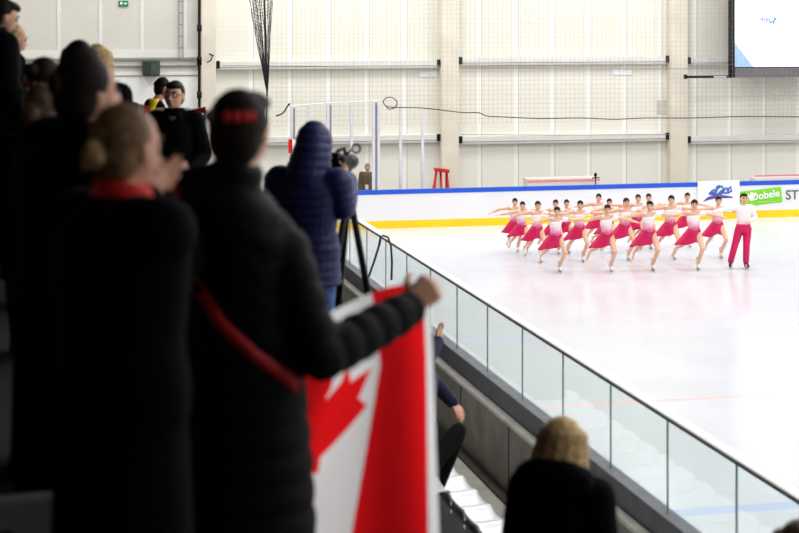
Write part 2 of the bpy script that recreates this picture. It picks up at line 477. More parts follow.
c = mixc(nt, math_(nt, 'LESS_THAN', math_(nt, 'ABSOLUTE', math_(nt, 'SUBTRACT', rr, 4.5)), .04), c, srgb(226, 208, 212))
nt.links.new(c, b.inputs['Base Color'])
n2 = nd(nt, 'ShaderNodeTexNoise'); n2.inputs['Scale'].default_value = 3.0; n2.inputs['Detail'].default_value = 5; nt.links.new(tc.outputs['Object'], n2.inputs['Vector'])
mr = nd(nt, 'ShaderNodeMapRange'); mr.inputs['To Min'].default_value = .10; mr.inputs['To Max'].default_value = .26
nt.links.new(n2.outputs['Fac'], mr.inputs['Value']); nt.links.new(mr.outputs[0], b.inputs['Roughness'])

# hall wall: cream sandwich panels with pale vertical seams
WALL, nt, b = nodemat('wall_panels', .6, .3)
tc = nd(nt, 'ShaderNodeTexCoord'); sx = nd(nt, 'ShaderNodeSeparateXYZ'); nt.links.new(tc.outputs['Object'], sx.inputs[0])
fr = math_(nt, 'FRACT', math_(nt, 'DIVIDE', math_(nt, 'ADD', sx.outputs['X'], 100), 1.2))
seam = math_(nt, 'LESS_THAN', fr, .10)
edge = math_(nt, 'LESS_THAN', math_(nt, 'ABSOLUTE', math_(nt, 'SUBTRACT', fr, .115)), .015)
low = math_(nt, 'LESS_THAN', sx.outputs['Z'], 2.42)
nz = nd(nt, 'ShaderNodeTexNoise'); nz.inputs['Scale'].default_value = .35; nz.inputs['Detail'].default_value = 4; nt.links.new(tc.outputs['Object'], nz.inputs['Vector'])
c = mixc(nt, nz.outputs['Fac'], srgb(226, 223, 209), srgb(236, 233, 221))
rib = math_(nt, 'LESS_THAN', math_(nt, 'FRACT', math_(nt, 'MULTIPLY', sx.outputs['Z'], 7.0)), .08)
c = mixc(nt, rib, c, srgb(220, 218, 205))
c = mixc(nt, low, c, srgb(234, 232, 222))
c = mixc(nt, edge, c, srgb(204, 202, 192))
c = mixc(nt, seam, c, srgb(246, 245, 238))
nt.links.new(c, b.inputs['Base Color'])
CONC = mat('concrete', srgb(164, 157, 150), .85, .12, 3, .3, 30)
CONCL = mat('concrete_light', srgb(240, 236, 226), .85, .1, 3, .2, 30)
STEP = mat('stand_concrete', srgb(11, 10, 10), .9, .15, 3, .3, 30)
COLM = mat('column_cream', srgb(222, 214, 198), .8, .05, 1.2)
GIRD = mat('girder_white', srgb(220, 220, 216), .5, .03, 3)
CEILM = mat('ceiling_grey', srgb(200, 200, 200), .8, .03, 1)
DARKC = mat('ceiling_dark', srgb(60, 60, 62), .8, .05, 1)
BOARD = mat('board_white', srgb(230, 230, 232), .35, .015, 1)
BLUE = mat('rail_blue', srgb(28, 84, 205), .4, .04, 3)
YEL = mat('kick_yellow', srgb(250, 205, 16), .4, .03, 3)
def glassmat(name, tint, fac):
    m = bpy.data.materials.new(name); m.use_nodes = True; nt = m.node_tree; nt.nodes.remove(nt.nodes['Principled BSDF'])
    t = nd(nt, 'ShaderNodeBsdfTransparent'); g = nd(nt, 'ShaderNodeBsdfGlossy'); g.inputs['Roughness'].default_value = .02
    nz = nd(nt, 'ShaderNodeTexNoise'); nz.inputs['Scale'].default_value = 1.5
    t.inputs[0].default_value = (*tint, 1)
    cc = mixc(nt, nz.outputs['Fac'], tuple(x*.985 for x in tint), tint); nt.links.new(cc, t.inputs[0])
    fz = nd(nt, 'ShaderNodeLayerWeight'); fz.inputs[0].default_value = .5
    mx = nd(nt, 'ShaderNodeMixShader'); nt.links.new(math_(nt, 'MULTIPLY_ADD', math_(nt, 'POWER', fz.outputs['Facing'], 4.0), fac, .015), mx.inputs[0])
    nt.links.new(t.outputs[0], mx.inputs[1]); nt.links.new(g.outputs[0], mx.inputs[2]); nt.links.new(mx.outputs[0], nt.nodes['Material Output'].inputs[0])
    return m
GLASS = glassmat('green_glass', (.928, .966, .953), .25)
CLEAR = glassmat('clear_acrylic', (.99, .99, .99), .2)
GEDGE = mat('glass_edge', srgb(138, 168, 160), .3, .05, 5)

# ------------------------------------------------------------------ room shell
YW = 51.5
def plane(name, pts, m):
    mb = MB(); mb.add(pts, [tuple(range(len(pts)))]); return struct(ob(name, mb, m))
def slab(name, a, b_, m, bevel=0):
    mb = MB(); mb.box(a, b_); o = ob(name, mb, m, bevel=bevel); return struct(o)
fl = slab('floor_ice', (5.45, -16, -.06), (35.7, 47.7, 0), ICE)
slab('floor', (-6, -16, -.2), (42, YW, -.03), mat('floor_grey', srgb(150, 150, 148), .8, .05, 1))
slab('wall_far', (-6, YW, -.2), (42, YW+.3, 12), WALL)
slab('wall_left', (-6.3, -16, -.2), (-6, YW+.3, 12), COLM)
slab('wall_right', (42, -16, -.2), (42.3, YW+.3, 12), COLM)
slab('wall_near', (-6.3, -16.3, -.2), (42.3, -16, 12), COLM)
slab('ceiling', (-6.3, -16.3, 12), (42.3, YW+.3, 12.2), CEILM)
slab('ceiling_stand', (-6, -16, 8.7), (3.0, 34, 8.9), DARKC)
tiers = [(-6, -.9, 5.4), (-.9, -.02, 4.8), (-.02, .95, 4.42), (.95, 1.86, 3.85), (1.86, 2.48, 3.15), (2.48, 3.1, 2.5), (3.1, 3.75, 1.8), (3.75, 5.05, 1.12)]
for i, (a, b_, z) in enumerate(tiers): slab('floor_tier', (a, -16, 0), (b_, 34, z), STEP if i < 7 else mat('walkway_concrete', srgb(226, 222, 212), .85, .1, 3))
def tier_z(d):
    for a, b_, z in tiers:
        if a <= d < b_: return z
    return 0
# parapet
mb = MB()
mb.box((5.05, -16, 0), (5.27, 34, 1.91)); struct(ob('wall_parapet', mb, CONC))
mb = MB(); mb.box((5.02, -16, 1.895), (5.27, 34, 1.93)); struct(ob('trim_ledge', mb, CONCL))
mb = MB(); mb.box((5.12, -16, 1.93), (5.27, 34, 2.15)); struct(ob('trim_cap', mb, mat('cap_rubber', srgb(124, 122, 130), .6, .08, 6), bevel=.01))
mb = MB()
for k in range(-8, 14):
    y = 13.3 + 2.0*k
    mb.box((5.044, y, 1.12), (5.05, y+.02, 1.895))
struct(ob('trim_joint', mb, mat('joint_dark', srgb(40, 38, 37), .9)))
mb = MB(); mb.box((4.93, -16, 1.12), (5.05, 34, 1.16)); struct(ob('trim_foot', mb, mat('foot_strip_dark', srgb(104, 98, 92), .9, .1, 4)))  # darker strip along the foot of the parapet
# glass balustrade
BR = empty('glass_balustrade', (5.2, 4, 2.15)); tag(BR, 'frameless green tinted glass balustrade on top of the parapet wall', 'railing')
Y0 = 14.55 - 1.38*8
for k in range(22):
    y = Y0 + 1.38*k
    mb = MB(); mb.box((5.193, y+.006, 2.10), (5.207, y+1.374, 2.93)); mb.mi = [1, 1, 1, 0, 1, 0]
    ob('glass_pane', mb, [GLASS, GEDGE], BR).location = V((0,0,0)) - V((5.2, 4, 2.15))
mb = MB(); mb.box((5.168, Y0, 2.922), (5.185, Y0+22*1.38, 2.946)); ob('rail_edge', mb, DKM, BR).location = V((-5.2, -4, -2.15))
mb = MB(); mb.box((5.185, Y0, 2.93), (5.29, Y0+22*1.38, 2.95)); ob('top_rail', mb, mat('rail_pale', srgb(226, 224, 222), .4, .03, 5), BR).location = V((-5.2, -4, -2.15))

# ------------------------------------------------------------------ rink boards
def board_path(off, n=10):
    r = 3.5; pts = [V((5.6 - off, -14, 0))]
    cx, cy = 5.6 + r, 47.5 - r
    for i in range(n + 1):
        a = PI - PI/2*i/n; pts.append(V((cx + (r+off)*math.cos(a), cy + (r+off)*math.sin(a), 0)))
    pts.append(V((35.6, 47.5 + off, 0))); return pts
def board_strip(mb, o0, o1, z0, z1):
    A, B = board_path(o0), board_path(o1); vs = []; fs = []
    for p, q in zip(A, B):
        vs += [V((p.x, p.y, z0)), V((p.x, p.y, z1)), V((q.x, q.y, z1)), V((q.x, q.y, z0))]
    for i in range(len(A) - 1):
        for k in range(4):
            fs.append((4*i+k, 4*i+(k+1) % 4, 4*(i+1)+(k+1) % 4, 4*(i+1)+k))
    n = len(A) - 1
    fs += [(3,2,1,0), (4*n, 4*n+1, 4*n+2, 4*n+3)]
    mb.add(vs, fs)
BD = empty('dasher_boards', (20, 47.5, 0)); tag(BD, 'white rink boards with blue top rail and yellow kick strip behind the skaters', 'rink boards')
for nm, o0, o1, z0, z1, m in (('board_panel', 0, .09, .0, 1.0, BOARD), ('cap_rail', -.015, .11, .975, 1.10, BLUE), ('kick_strip', -.015, 0, .0, .215, YEL)):
    mb = MB(); board_strip(mb, o0, o1, z0, z1); bpy.context.view_layer.update()
    ob(nm, mb, m, BD).location = (-20, -47.5, 0)
def bp(u, v): return PY(u, v, 47.48)
def quad_sign(name, uv, m, t=.012, Y=47.48, parent=None):
    p = [PY(u, v, Y) for u, v in uv]; mb = MB(); n = len(p)
    back = [q + V((0, t, 0)) for q in p]
    mb.add(p + back, [tuple(range(n)), tuple(range(2*n-1, n-1, -1))] + [(i, n+i, n+(i+1) % n, (i+1) % n) for i in range(n)])
    c = sum(p, V((0,0,0)))/n
    return ob(name, mb, m, parent), c
GREENAD = mat('advert_green', srgb(126, 212, 26), .4, .02, 2)
def text(name, s, u, v, h, m, Y=47.46, ang=0, ext=.004, parent=None, align='CENTER', shear=0, bold=.006):
    p = PY(u, v, Y); cu = bpy.data.curves.new(name, 'FONT'); cu.body = s; cu.size = h; cu.extrude = ext; cu.align_x = align; cu.align_y = 'CENTER'; cu.shear = shear; cu.offset = bold
    tmp = bpy.data.objects.new(name, cu); col.objects.link(tmp); bpy.context.view_layer.update()
    me = bpy.data.meshes.new_from_object(tmp.evaluated_get(bpy.context.evaluated_depsgraph_get())); bpy.data.objects.remove(tmp)
    me.materials.clear(); me.materials.append(m); o = bpy.data.objects.new(name, me); col.objects.link(o)
    o.matrix_world = Matrix.Translation(p) @ Matrix.Rotation(math.radians(ang), 4, 'Y') @ Matrix.Rotation(PI/2, 4, 'X')
    if parent:
        o.parent = parent; o.matrix_parent_inverse = Matrix.Translation(-parent.location)
    return o
def adopt(o, par):
    o.parent = par; o.matrix_parent_inverse = Matrix.Translation(-par.location)
AD = empty('advert_board', bp(760, 218)); tag(AD, 'tilted bright green advert with white lettering on the boards', 'advert')
g, _ = quad_sign('panel', [(736, 207.5), (782.5, 202), (781, 187), (734.5, 192.5)], GREENAD); adopt(g, AD)
text('lettering', 'Dobele', 765.5, 195.2, .31, WHITEC, Y=47.455, ang=-7, parent=AD)
mb = MB(); c0 = PY(751.5, 198.3, 47.465)
for a, r_, q in ((0, 0, .085), (40, .12, .045), (90, .13, .045), (140, .12, .045)):
    mb.ell(c0 + V((r_*math.cos(math.radians(a)), 0, r_*math.sin(math.radians(a)))), V((q,0,0)), V((0,.008,0)), V((0,0,q)), 8, 12)
adopt(ob('emblem', mb, WHITEC, None, True), AD)
mb = MB(); mb.box(tuple(PY(757, 202.2, 47.462)), tuple(PY(776, 201.4, 47.470))); adopt(ob('underline', mb, WHITEC), AD)
ST = text('sponsor_lettering', 'ST', 785.5, 195.5, .40, mat('ink_grey', srgb(96, 104, 112), .6), Y=47.49, align='LEFT')
tag(ST, 'grey capital letters beside the green advert on the boards', 'lettering')
BN = empty('sponsor_banner', bp(718, 215)); tag(BN, 'white banner with blue scribble and purple swoosh hung over the boards', 'banner')
g, _ = quad_sign('cloth', [(698, 213), (739.5, 211.5), (739.5, 180.3), (698, 181.5)], mat('banner_white', srgb(248, 248, 250), .5, .01, 2), .03, Y=47.44); adopt(g, BN)
def stroke(pts, r, m, nm, par, Y=47.43):
    mb = MB(); mb.tube([PY(u, v, Y) for u, v in pts], r, 6); o = ob(nm, mb, m, None, True); adopt(o, par)
PURP = mat('swoosh_purple', srgb(86, 56, 160), .5); SBLU = mat('scribble_blue', srgb(70, 112, 188), .5)
stroke([(703.5, 201.5), (708, 198.5), (714, 196.8), (722, 196.6), (732.5, 197.2)], [.01, .045, .055, .05, .02], PURP, 'swoosh', BN)
for pts in ([(709, 194), (713, 190), (718, 189), (716, 192), (711, 193)], [(714, 193.5), (718, 188), (722, 186), (724, 189), (719, 193)], [(716, 187.5), (719, 185.5), (722, 187)],
            [(722, 193.5), (726, 187.5), (729, 189), (727, 193), (724, 193)], [(727, 190), (731, 186.5), (731.5, 191), (728, 193)], [(709, 193.8), (714, 194), (722, 193.6)]):
    stroke(pts, .028, SBLU, 'scribble', BN)

# ------------------------------------------------------------------ far wall furniture
def UX(u, Y): return PY(u, 100, Y).x
def UZ(u, v, Y): return PY(u, v, Y).z
for (u0, u1) in ((-44, -28), (201.5, 216), (441.5, 459), (670.5, 688), (884, 901)):
    x0, x1 = UX(u0, YW-.35), UX(u1, YW-.35)
    mb = MB(); mb.box((x0, YW-.35, 0), (x1, YW, 12)); struct(ob('column', mb, COLM, bevel=.02))
segs = [(459.5, 670), (688.5, 883), (216.5, 441)]
for (u0, u1) in segs:
    x0, x1 = UX(u0, YW-.3), UX(u1, YW-.3)
    for v in ((59.5, 63.5)[u0 == 216.5], (137.5, 139)[u0 == 216.5]):
        z = UZ((u0+u1)/2, v, YW-.2)
        g = empty('wall_girder', ((x0+x1)/2, YW-.15, z))
        pos = {459.5: 'between the two middle columns', 688.5: 'running behind the big screen', 216.5: 'left of the middle column'}[u0]
        tag(g, f'{"upper" if v < 100 else "lower"} white steel wall girder {pos}', 'girder', 'girders on the hall wall')
        mb = MB(); mb.box((x0-g.location.x, -.06, -.085), (x1-g.location.x, .15, .085)); ob('beam', mb, GIRD, g, bevel=.01)
        mb = MB(); mb.box((x0-g.location.x, -.05, -.16), (x1-g.location.x, .15, -.095)); ob('under_shade', mb, mat('girder_shade_grey', srgb(196, 194, 186), .6, .04, 4), g)  # grey strip stands in for the shade beneath the beam
        for x, sg in ((x0, 1), (x1, -1)):
            mb = MB(); mb.box((min(x, x+sg*.11)-g.location.x, -.09, -.12), (max(x, x+sg*.11)-g.location.x, -.06, .1)); ob('bracket', mb, PLK, g)
# left end of the wall behind the crowd
z0, z1 = UZ(100, 58, YW), UZ(100, 50, YW)
slab('trim_band', (-6, YW-.06, z0), (UX(200, YW), YW, z1), GIRD)
for v, h in ((59.7, .03), (66, .035), (73.5, .06)):
    z = UZ(100, v, YW); slab('trim_conduit', (-6, YW-.09, z-h), (UX(200, YW), YW, z+h*.3), mat('conduit_grey', srgb(128, 128, 122), .5, .05, 4) if v < 70 else GIRD)
for u in (59, 100.5, 142, 185):
    x = UX(u, YW); slab('trim_strip', (x-.055, YW-.05, z1), (x+.055, YW, 12), GIRD)
slab('wall_shaded_end', (-6, YW-.03, 0), (UX(201, YW), YW, 12), mat('shaded_wall_grey', srgb(206, 203, 194), .6, .02, 1))  # greyer sheet over the same wall, painting in its dimmer light
slab('wall_plinth', (-6, YW-.05, 0), (UX(200, YW), YW, UZ(100, 77, YW)), mat('plinth_white', srgb(236, 236, 232), .6, .02, 2))
ES = empty('exit_sign', PY(123.5, 3.5, YW-.06)); tag(ES, 'small green exit sign on the wall above the crowd', 'sign')
mb = MB(); mb.box((-.14, -.03, -.085), (.14, .06, .085)); ob('panel', mb, mat('sign_green', srgb(20, 128, 88), .4), ES, bevel=.01)
mb = MB(); mb.box((-.10, -.04, -.03), (-.04, -.03, .05)); mb.box((.0, -.04, -.015), (.06, -.03, .015)); mb.add([(.06,-.035,-.04),(.11,-.035,0),(.06,-.035,.04)], [(0,1,2)]); ob('pictogram', mb, WHITEC, ES)
# thin ladder-like cable tray
CTray = empty('cable_ladder', PY(181, 60, YW-.1)); tag(CTray, 'thin grey cable ladder running up the wall left of the black pole', 'cable ladder')
zt = 12 - CTray.location.z - .3
for sx_ in (-.06, .06):
    mb = MB(); mb.box((sx_-.012, -.03, 0), (sx_+.012, 0, zt)); ob('rail', mb, GREYM, CTray)
for k in range(int(zt/.35)):
    mb = MB(); mb.box((-.06, -.02, k*.35), (.06, -.01, k*.35+.03)); ob('rung', mb, GREYM, CTray)
# black pole
p = PY(199.3, 112, YW-.6)
BP = empty('net_pole', (p.x, p.y, 0)); tag(BP, 'tall black net pole beside the left column', 'pole')
mb = MB(); mb.tube([(0,0,0), (0,0,11.5)], .045, 10); ob('shaft', mb, PLK, BP, True)
for v in (28, 60, 62, 95):
    z = UZ(199, v, YW-.6); mb = MB(); mb.tube([(0,0,z-.1), (0,0,z+.1)], .075, 10); ob('clamp', mb, PLK, BP, True)
# small bracket with cable on the left column
def cable(name, uvd, r, m, label, cat='cable', Y=None):
    pts = [PY(u, v, Y) if Y else P(*q) for q in [0]] if False else [PY(q[0], q[1], Y if Y else q[2]) for q in uvd]
    # smooth
    sp = []
    for i in range(len(pts)-1):
        p0, p1, p2, p3 = pts[max(i-1,0)], pts[i], pts[i+1], pts[min(i+2, len(pts)-1)]
        for t in np.linspace(0, 1, 6)[:-1]:
            sp.append(.5*((2*p1) + (p2-p0)*t + (2*p0-5*p1+4*p2-p3)*t*t + (3*p1-p0-3*p2+p3)*t**3))
    sp.append(pts[-1]); mb = MB(); mb.tube(sp, r, 6); o = ob(name, mb, m, None, True); return tag(o, label, cat)
cable('cable', [(207, 62.5), (211, 60), (212, 55), (209, 54), (214, 56)], .02, PLK, 'short dark cable on the left column beside the black pole', Y=YW-.45)
cable('power_cable', [(386, 106), (389, 109), (395, 107.5), (397, 102), (392, 97.5), (386, 98), (383.5, 102), (387, 106.5), (400, 107.5), (425, 108.2), (462, 112.5), (478, 112.5), (487, 116), (505, 117), (540, 118.5), (580, 118), (615, 119.2), (645, 118), (690, 118), (740, 116.6), (799, 116.8), (840, 117)],
      .015, PLK, 'long dark power cable with a coiled loop slung across the wall', Y=47.9)
cable('cable', [(276, 116), (283, 113), (287, 107), (290, 103.5), (288, 105)], .022, PLK, 'dark cable curling at the left corner post of the rink glass', Y=47.3)
for v, (a, b_) in ((68.2, (460, 735)), (65.5, (222, 440)), (134.5, (460, 670))):
    cable('tension_wire', [(a, v, 0), ((a+b_)/2, v+.6, 0), (b_, v, 0)], .01, mat('wire_grey', srgb(130, 128, 122), .6), {68.2: 'thin grey wire below the upper girder behind the screen', 65.5: 'thin grey wire left of the middle column', 134.5: 'thin grey wire just above the lower girder'}[v], Y=YW-.5)
# gathered black net
GN = MB(); random.seed(3)
pb = PY(266.5, 100, 48.6)
for k in range(22):
    u0 = 245 + 29*k/21 + random.uniform(-1, 1)
    pts = []
    for i in range(12):
        t = i/11; u = u0 + (267.5 - u0)*(t**1.1) + random.uniform(-1.3, 1.3)*(1-t)*(t > 0); v = -30 + 126*t
        pts.append(PY(u, v, 48.6 + random.uniform(-.05, .05)))
    GN.tube(pts, .009, 5)
for k in range(26):
    v = -20 + 95*k/26; t = (v+30)/126
    ul = 245 + 22*(t**1.1); ur = 274 + (267.5-274)*(t**1.1)
    GN.tube([PY(ul + (ur-ul)*j/5 , v + 4*math.sin(PI*j/5) + random.uniform(-1,1), 48.6) for j in range(6)], .006, 4)
GN.tube([PY(263, -30, 48.6), PY(267, 100, 48.6), PY(266.5, 125, 48.6)], .02, 6)
tag(ob('gathered_net', GN, mat('net_black', (.02, .02, .022), .8), None), 'black safety net gathered into a hanging bundle behind the rink corner', 'net')
# fine safety net in front of the far wall
SN = MB(); x0, x1 = UX(272, 48.4), UX(842, 48.4)
n = int((x1-x0)/.14)
for i in range(n+1):
    x = x0 + (x1-x0)*i/n; SN.box((x-.0018, 48.397, 2.9), (x+.0018, 48.403, 9))
for k in range(44):
    z = 2.9 + .14*k; SN.box((x0, 48.397, z-.0018), (x1, 48.403, z+.0018))
tag(ob('safety_net', SN, mat('net_grey', srgb(150, 148, 140), .8)), 'fine pale safety net stretched in front of the hall wall', 'net')
# screen
YS = 50.2
SCR = empty('video_screen', PY(770, 77, YS)); tag(SCR, 'large bright video screen hung on the hall wall', 'screen')
def sbox(nm, u0, v0, u1, v1, y0, y1, m, par):
    a, b_ = PY(u0, v1, YS), PY(u1, v0, YS); mb = MB(); mb.box((a.x, y0, a.z), (b_.x, y1, b_.z)); o = ob(nm, mb, m); adopt(o, par); return o
ztop = PY(770, -62, YS)
SCM, nt, b = nodemat('screen_glow', .3)
em = nd(nt, 'ShaderNodeEmission'); em.inputs[1].default_value = 1.7
tc = nd(nt, 'ShaderNodeTexCoord'); sx = nd(nt, 'ShaderNodeSeparateXYZ'); nt.links.new(tc.outputs['Object'], sx.inputs[0])
xa, za = UX(734, YS), UZ(734, 67, YS)
X = math_(nt, 'SUBTRACT', sx.outputs['X'], xa); Z = math_(nt, 'SUBTRACT', sx.outputs['Z'], za)
tri = math_(nt, 'LESS_THAN', math_(nt, 'ADD', math_(nt, 'MULTIPLY', X, 1.22), Z), .80)
nz = nd(nt, 'ShaderNodeTexNoise'); nz.inputs['Scale'].default_value = 4; nt.links.new(tc.outputs['Object'], nz.inputs['Vector'])
sp_ = math_(nt, 'MULTIPLY', math_(nt, 'GREATER_THAN', nz.outputs['Fac'], .53), math_(nt, 'GREATER_THAN', Z, 1.62))
c = mixc(nt, sp_, (.93, .97, 1.0), (.80, .87, .96))
c = mixc(nt, tri, c, mixc(nt, nz.outputs['Fac'], (.20, .34, .58), (.38, .50, .68)))
nt.links.new(c, em.inputs[0]); nt.links.new(em.outputs[0], nt.nodes['Material Output'].inputs[0])
mb = MB(); a, b_ = PY(734.2, 67, YS), PY(870, -62, YS); mb.box((a.x, YS-.012, a.z), (b_.x, YS+.02, b_.z)); o = ob('display', mb, SCM); adopt(o, SCR)
sbox('bezel', 731.8, -63, 734.3, 77.5, YS-.04, YS+.12, PLK, SCR)
sbox('bottom_bar', 731.8, 67, 871, 77.6, YS-.03, YS+.12, mat('bezel_grey', srgb(104, 98, 104), .5, .04, 3), SCR)
sbox('back_panel', 732, -63, 871, 77, YS+.03, YS+.3, PLK, SCR)
for pts in ([(760, 20), (762, 17.5), (763, 21)], [(764, 20), (768, 18), (766, 22.5)], [(769, 19), (770, 23), (773, 21)], [(773, 24), (775, 17), (776, 20)]):
    mb = MB(); mb.tube([PY(u, v, YS-.014) for u, v in pts], .03, 5); o = ob('caption', mb, mat('caption_blue', srgb(120, 160, 215), .5)); adopt(o, SCR)
PB = empty('projector_bar', PY(708, 77, YS)); tag(PB, 'black roller bar sticking out left of the video screen', 'bar')
o = sbox('bar', 686, 75.3, 732, 78.2, YS-.05, YS+.06, PLK, PB)
o = sbox('end_cap', 684.3, 74.6, 686.5, 79, YS-.06, YS+.07, PLK, PB)
o = sbox('label', 713, 76, 725.5, 77.6, YS-.06, YS-.05, mat('label_grey', srgb(190, 190, 196), .5), PB)
# wall items
WS = slab('trim_plate', tuple(PY(657, 114, YW-.02)), tuple(PY(668, 100, YW)), mat('plate_grey', srgb(206, 200, 188), .6))
for (u, v) in ((622, 72), (428, 74)):
    mb = MB(); a, b_ = PY(u-9, v+3, YW-.03), PY(u+9, v-3, YW); mb.box(tuple(a), tuple(b_))
    tag(ob('wall_notice', mb, mat('notice_white', srgb(240, 240, 240), .5)), 'small white notice plate on the wall ' + ('between the middle columns' if u > 500 else 'left of the middle column'), 'notice')
# low white barrier behind the boards
for (u0, u1, lb) in ((527, 600, 'long low white bench with pinkish edge behind the boards, left one'), (755, 812, 'low white bench with pinkish edge behind the boards above the green advert')):
    a, b_ = PY(u0, 184, 48.6), PY(u1, 177, 48.6)
    g = empty('bench', ((a.x+b_.x)/2, 48.8, -.03)); tag(g, lb, 'bench')
    mb = MB(); mb.box((a.x-g.location.x, -.2, .95), (b_.x-g.location.x, .2, b_.z+.03)); ob('top', mb, mat('bench_pale', srgb(236, 222, 218), .5, .02, 3), g, bevel=.01)
    mb = MB(); mb.box((a.x-g.location.x, -.21, 1.14), (b_.x-g.location.x, -.2, 1.19)); ob('edge_strip', mb, mat('edge_pink', srgb(232, 150, 150), .5), g)
    for sx_ in (-1, 1):
        mb = MB(); xx = sx_*((b_.x-a.x)/2-.1); mb.box((xx-.04, -.15, 0), (xx+.04, .15, .95)); ob('leg', mb, GREYM, g)
mb = MB(); q = PY(595.5, 178, 48.1); mb.tube([(q.x, q.y, -.03), (q.x, q.y, q.z+.05)], .018, 8); mb.ell(V((q.x, q.y, q.z+.09)), V((.05,0,0)), V((0,.05,0)), V((0,0,.07)), 8, 10); mb.tube([(q.x-.1, q.y, q.z), (q.x+.12, q.y, q.z+.01)], .02, 6); mb.cap((q.x, q.y, -.03), .12, (q.x, q.y, 0), .1)
tag(ob('microphone_stand', mb, PLK, None, True), 'tiny dark microphone stand behind the boards above the middle skaters', 'microphone stand')
# red frame
RF = empty('red_trestle', V((PY(441, 180, 48.8).x, 48.8, -.03))); tag(RF, 'red steel trestle frame standing behind the boards by the middle column', 'trestle')
RM = mat('trestle_red', srgb(205, 30, 34), .45, .05, 8)
def rfp(u, v, dy=0): return PY(u, v, 48.8+dy) - RF.location
zb = lambda q: V((q.x, q.y, 0))
tl, tr = rfp(436.5, 169.5), rfp(446.5, 171)
mb = MB(); mb.obox((tl+tr)/2, (tr-tl)/2 + V((.05,0,0)), V((0,.16,0)), V((0,0,.05))); ob('top_bar', mb, RM, RF)
for a, dx, dy in ((tl, -.32, -.25), (tl, -.1, .25), (tr, .12, -.25), (tr, .05, .25), ((tl*.6+tr*.4), .02, -.25)):
    mb = MB(); mb.tube([a, V((a.x+dx, a.y+dy, 0))], .035, 8); ob('leg', mb, RM, RF, True)
# protective glass at the rink corner
PS = empty('protective_screen', (9, 47.5, 1.1)); tag(PS, 'clear protective glass with pale posts on the far rink corner', 'protective glass')
r = 3.5
def curve_pt(d):
    if d >= 9.1: return V((d, 47.55, 0))
    return V((d, 44 + math.sqrt(max(0, (r+.05)**2 - (9.1-d)**2)), 0))
POSTM = mat('post_grey', srgb(212, 212, 218), .4, .04, 5); POSTD = mat('post_blue_grey', srgb(136, 138, 150), .4, .04, 5)  # second post of a pair is a darker blue-grey
posts = [(291.5, 106, 1), (309, 104.5, 0), (328, 103, 1), (351.6, 102, 0), (373.5, 101, 1), (378.5, 100.5, 0)]
pp = []
for u, v, dbl in posts:
    d = (u-20)*cT*48/1700
    for _ in range(3):
        q = curve_pt(d); D = q.dot(AX); d = (u-20)*cT*D/1700
    q = curve_pt(d); ztop = CZ - (v-HY)/F*D; pp.append((q, ztop))
    mb = MB(); mb.box((q.x-.04, q.y-.04, 1.1), (q.x+.04, q.y+.04, ztop)); o = ob('post', mb, POSTM); adopt(o, PS)
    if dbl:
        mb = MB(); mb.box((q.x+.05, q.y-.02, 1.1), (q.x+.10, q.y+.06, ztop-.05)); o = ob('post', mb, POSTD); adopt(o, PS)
for (q0, z0), (q1, z1) in zip(pp, pp[1:]):
    mb = MB(); e = (q1-q0); n_ = V((-e.y, e.x, 0)).normalized()*.006; zz = (z0+z1)/2 - .05
    mb.obox((q0+q1)/2 + V((0,0,(1.1+zz)/2)), e/2, n_, V((0,0,(zz-1.1)/2))); o = ob('glass_pane', mb, CLEAR); adopt(o, PS)
    mb = MB(); mb.tube([q0 + V((0,0,z0)), q1 + V((0,0,z1))], .02, 6); o = ob('top_edge', mb, POSTM); adopt(o, PS)
for u, v, who in ((400.5, 108, 'nearer the glass corner'), (422.5, 110, 'nearer the middle column')):
    q = PY(u, v, 48.1); mb = MB(); mb.box((q.x-.04, q.y-.04, -.03), (q.x+.04, q.y+.04, q.z)); tag(ob('steel_post', mb, POSTM), 'free standing pale post behind the boards, ' + who, 'post')
# speaker box on the wall
q = PY(152, 76, YW-.5); q2 = PY(160, 61, YW-.5); q1 = PY(143.5, 76, YW-.5)
SB = empty('loudspeaker', ((q1.x+q2.x)/2, YW-.3, q1.z)); tag(SB, 'dark box loudspeaker fixed high on the wall behind the crowd', 'loudspeaker')
hw, hh = (q2.x-q1.x)/2, q2.z-q1.z
mb = MB(); mb.box((-hw, -.2, 0), (hw, .25, hh)); ob('cabinet', mb, mat('speaker_black', srgb(34, 42, 40), .6, .15, 6), SB, bevel=.02)
mb = MB(); mb.box((-hw*.15, -.215, .04), (hw*.9, -.2, hh-.04)); ob('grille', mb, mat('speaker_grille', srgb(62, 72, 68), .7, .2, 20), SB)
mb = MB(); mb.box((-.03, .2, hh*.4), (.03, .3, hh*.6)); ob('bracket', mb, PLK, SB)

# ------------------------------------------------------------------ seats
SEATM = mat('seat_white', srgb(246, 247, 250), .3, .03, 6)
def make_seat():
    t = empty('stadium_seat')
    mb = MB(); prof = [(-.20, .60), (-.19, .50), (-.17, .455), (-.12, .435), (.0, .43), (.12, .44), (.19, .445), (.215, .43)]
    vs = []; fs = []; m = 11
    for j in range(m):
        y = -.23 + .46*j/(m-1); e = (abs(y)/.23)**3
        for i, (x, z) in enumerate(prof): vs.append((x + (.03*e if i < 2 else 0), y, z + .035*e - (0.05*e if i == 0 else 0)))
    k = len(prof)
    for j in range(m-1):
        for i in range(k-1): fs.append((j*k+i, j*k+i+1, (j+1)*k+i+1, (j+1)*k+i))
    mb.add(vs, fs); o = ob('seat_shell', mb, SEATM, t, True); s = o.modifiers.new('t', 'SOLIDIFY'); s.thickness = .014
    mb = MB(); mb.box((-.10, -.03, 0), (.0, .03, .42)); mb.box((-.14, -.12, .40), (.12, .12, .424)); ob('bracket', mb, GREYM, t)
    return t
